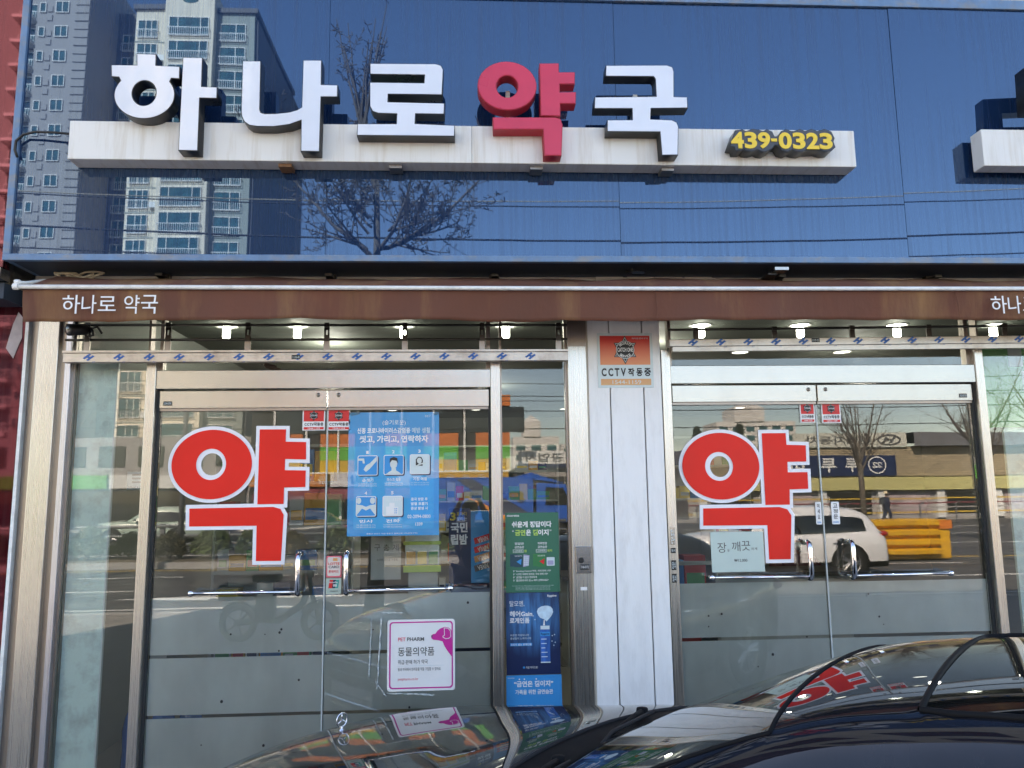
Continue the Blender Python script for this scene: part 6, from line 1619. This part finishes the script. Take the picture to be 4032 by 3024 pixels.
skin('clothes', {k: (*v[:3], v[3]*1.3+.014) for k, v in Jk.items() if k not in ('neck', 'jaw', 'head', 'crown', 'nose', 'haL', 'haR', 'toeL', 'toeR')}, [['pelvis', 'waist', 'chest', 'coll'], ['pelvis', 'hipL', 'kneeL', 'ankL'], ['pelvis', 'hipR', 'kneeR', 'ankR'], ['chest', 'shL', 'elL', 'wrL'], ['chest', 'shR', 'elR', 'wrR']], M_NAVYC, wk, 1)
MB().lathe([(.22, -.01), (.21, .0), (.11, .02), (.10, .10), (.06, .12), (0, .12)], (wx, wy, 1.60), 'Z', 18).build('straw_hat', M_STRAW, wk, smooth=True)
MB().box(wx-.34, wx-.15, wy-.16, wy+.16, .98, 1.38).build('backpack', mk('backpack_grey', (.06, .07, .08), .8), wk, bevel=.05)
# masked pharmacist seated behind the counter
sx, sy = 3.42, 3.75
ps = thing('person', (sx, sy, FLZ), 'seated person in dark clothes with a white face mask behind the counter', 'person')
J3 = {'pelvis': (0, 0, .50, .14), 'waist': (0, 0, .66, .13), 'chest': (0, 0, .80, .14), 'coll': (0, 0, .90, .08), 'neck': (0, 0, .93, .052), 'jaw': (0, -.03, 1.0, .07), 'head': (0, -.015, 1.07, .088), 'crown': (0, 0, 1.14, .072), 'nose': (0, -.112, 1.055, .013),
      'shL': (-.18, 0, .86, .06), 'elL': (-.26, -.10, .66, .045), 'wrL': (-.14, -.28, .68, .03), 'haL': (-.08, -.34, .69, .032), 'shR': (.18, 0, .86, .06), 'elR': (.26, -.10, .66, .045), 'wrR': (.14, -.28, .68, .03), 'haR': (.08, -.34, .69, .032),
      'hipL': (-.1, -.05, .48, .09), 'kneeL': (-.12, -.42, .46, .06), 'ankL': (-.12, -.40, .09, .042), 'toeL': (-.12, -.54, .035, .034), 'hipR': (.1, -.05, .48, .09), 'kneeR': (.12, -.42, .46, .06), 'ankR': (.12, -.40, .09, .042), 'toeR': (.12, -.54, .035, .034)}
J3 = sh_(J3, sx, sy, FLZ)
b = skin('body', J3, CH2, M_SKIN, ps); face(b, J3, -1)
skin('clothes', {k: (*v[:3], v[3]*1.3+.014) for k, v in J3.items() if k not in ('neck', 'jaw', 'head', 'crown', 'nose', 'haL', 'haR', 'toeL', 'toeR')}, [['pelvis', 'waist', 'chest', 'coll'], ['pelvis', 'hipL', 'kneeL', 'ankL'], ['pelvis', 'hipR', 'kneeR', 'ankR'], ['chest', 'shL', 'elL', 'wrL'], ['chest', 'shR', 'elR', 'wrR']], mk('clothes_maroon', (.06, .015, .018), .8), ps)
MB().sphere((sx, sy-.045, FLZ+1.01), 1, 14, 8, (.075, .085, .055)).build('face_mask', M_MASK, ps, smooth=True)
MB().sphere((sx, sy+.015, FLZ+1.12), 1, 16, 10, (.105, .10, .105)).build('hair', M_HAIR, ps, smooth=True)
st_ = thing('stool', (sx, sy, FLZ), 'stool under the seated person behind the counter', 'stool')
MB().lathe([(0, .36), (.17, .36), (.17, .33), (.03, .32), (.03, .02), (.2, .01), (.2, 0), (0, 0)], (sx, sy, FLZ), 'Z', 18).build('seat_and_column', M_TRIM, st_)
# sparrow on the door header
bd = thing('sparrow', (-1.14, .02, 2.528), 'small brown sparrow perched on the steel header of the left doorway', 'bird')
M_BIRD = mk('sparrow_brown', (.075, .05, .035), .9, var=.5, scale=60)
skin('body', {'b': (-1.148, .02, 2.549, .0165), 'c': (-1.166, .02, 2.555, .017), 'n': (-1.177, .02, 2.563, .012), 'h': (-1.185, .02, 2.567, .0125), 't': (-1.125, .02, 2.543, .010), 't2': (-1.105, .02, 2.536, .006), 't3': (-1.085, .02, 2.531, .005)}, [['b', 'c', 'n', 'h'], ['b', 't', 't2', 't3']], M_BIRD, bd)
MB().tube([(-1.195, .02, 2.566), (-1.207, .02, 2.563)], [.004, .0008], 6).build('beak', M_BLACK, bd)
MB().sphere((-1.138, .004, 2.549), 1, 10, 6, (.027, .005, .011)).build('wing', mk('wing_dark', (.045, .03, .022), .9), bd, smooth=True)
for dx in (0, .012): MB().tube([(-1.157+dx, .02, 2.538), (-1.16+dx, .018, 2.529), (-1.168+dx, .014, 2.5285)], .0014, 5).build('leg', mk('bird_leg', (.2, .13, .09), .7), bd)
# security camera under the awning
cc = thing('security_camera', (-2.18, -.12, 2.74), 'black bullet security camera tucked under the left end of the awning', 'camera')
hs = MB().lathe([(0, -.06), (.02, -.062), (.031, -.055), (.032, .05), (.024, .065), (0, .066)], (0, 0, 0), 'Y', 18).build('housing', M_BLACK, cc, smooth=True)
hs.matrix_parent_inverse = Matrix.Identity(4); hs.location = (.01, -.03, -.005); hs.rotation_euler = (R(14), 0, R(-22))
MB().lathe([(0, -.002), (.017, -.002), (.02, 0)], (0, -.0605, 0), 'Y', 16).build('lens', M_DKGL, hs, smooth=True)
MB().tube([(-2.2, -.10, 2.76), (-2.22, -.06, 2.80), (-2.22, .0, 2.82)], .012, 8).build('bracket', M_BLACK, cc, smooth=True)
MB().tube([(-2.13, -.09, 2.76), (-2.10, -.12, 2.735), (-2.095, -.12, 2.71), (-2.12, -.11, 2.705), (-2.12, -.1, 2.75), (-2.09, -.09, 2.765), (-2.07, -.07, 2.73)], .007, 6).build('cable_loop', M_BLACK, cc, smooth=True)
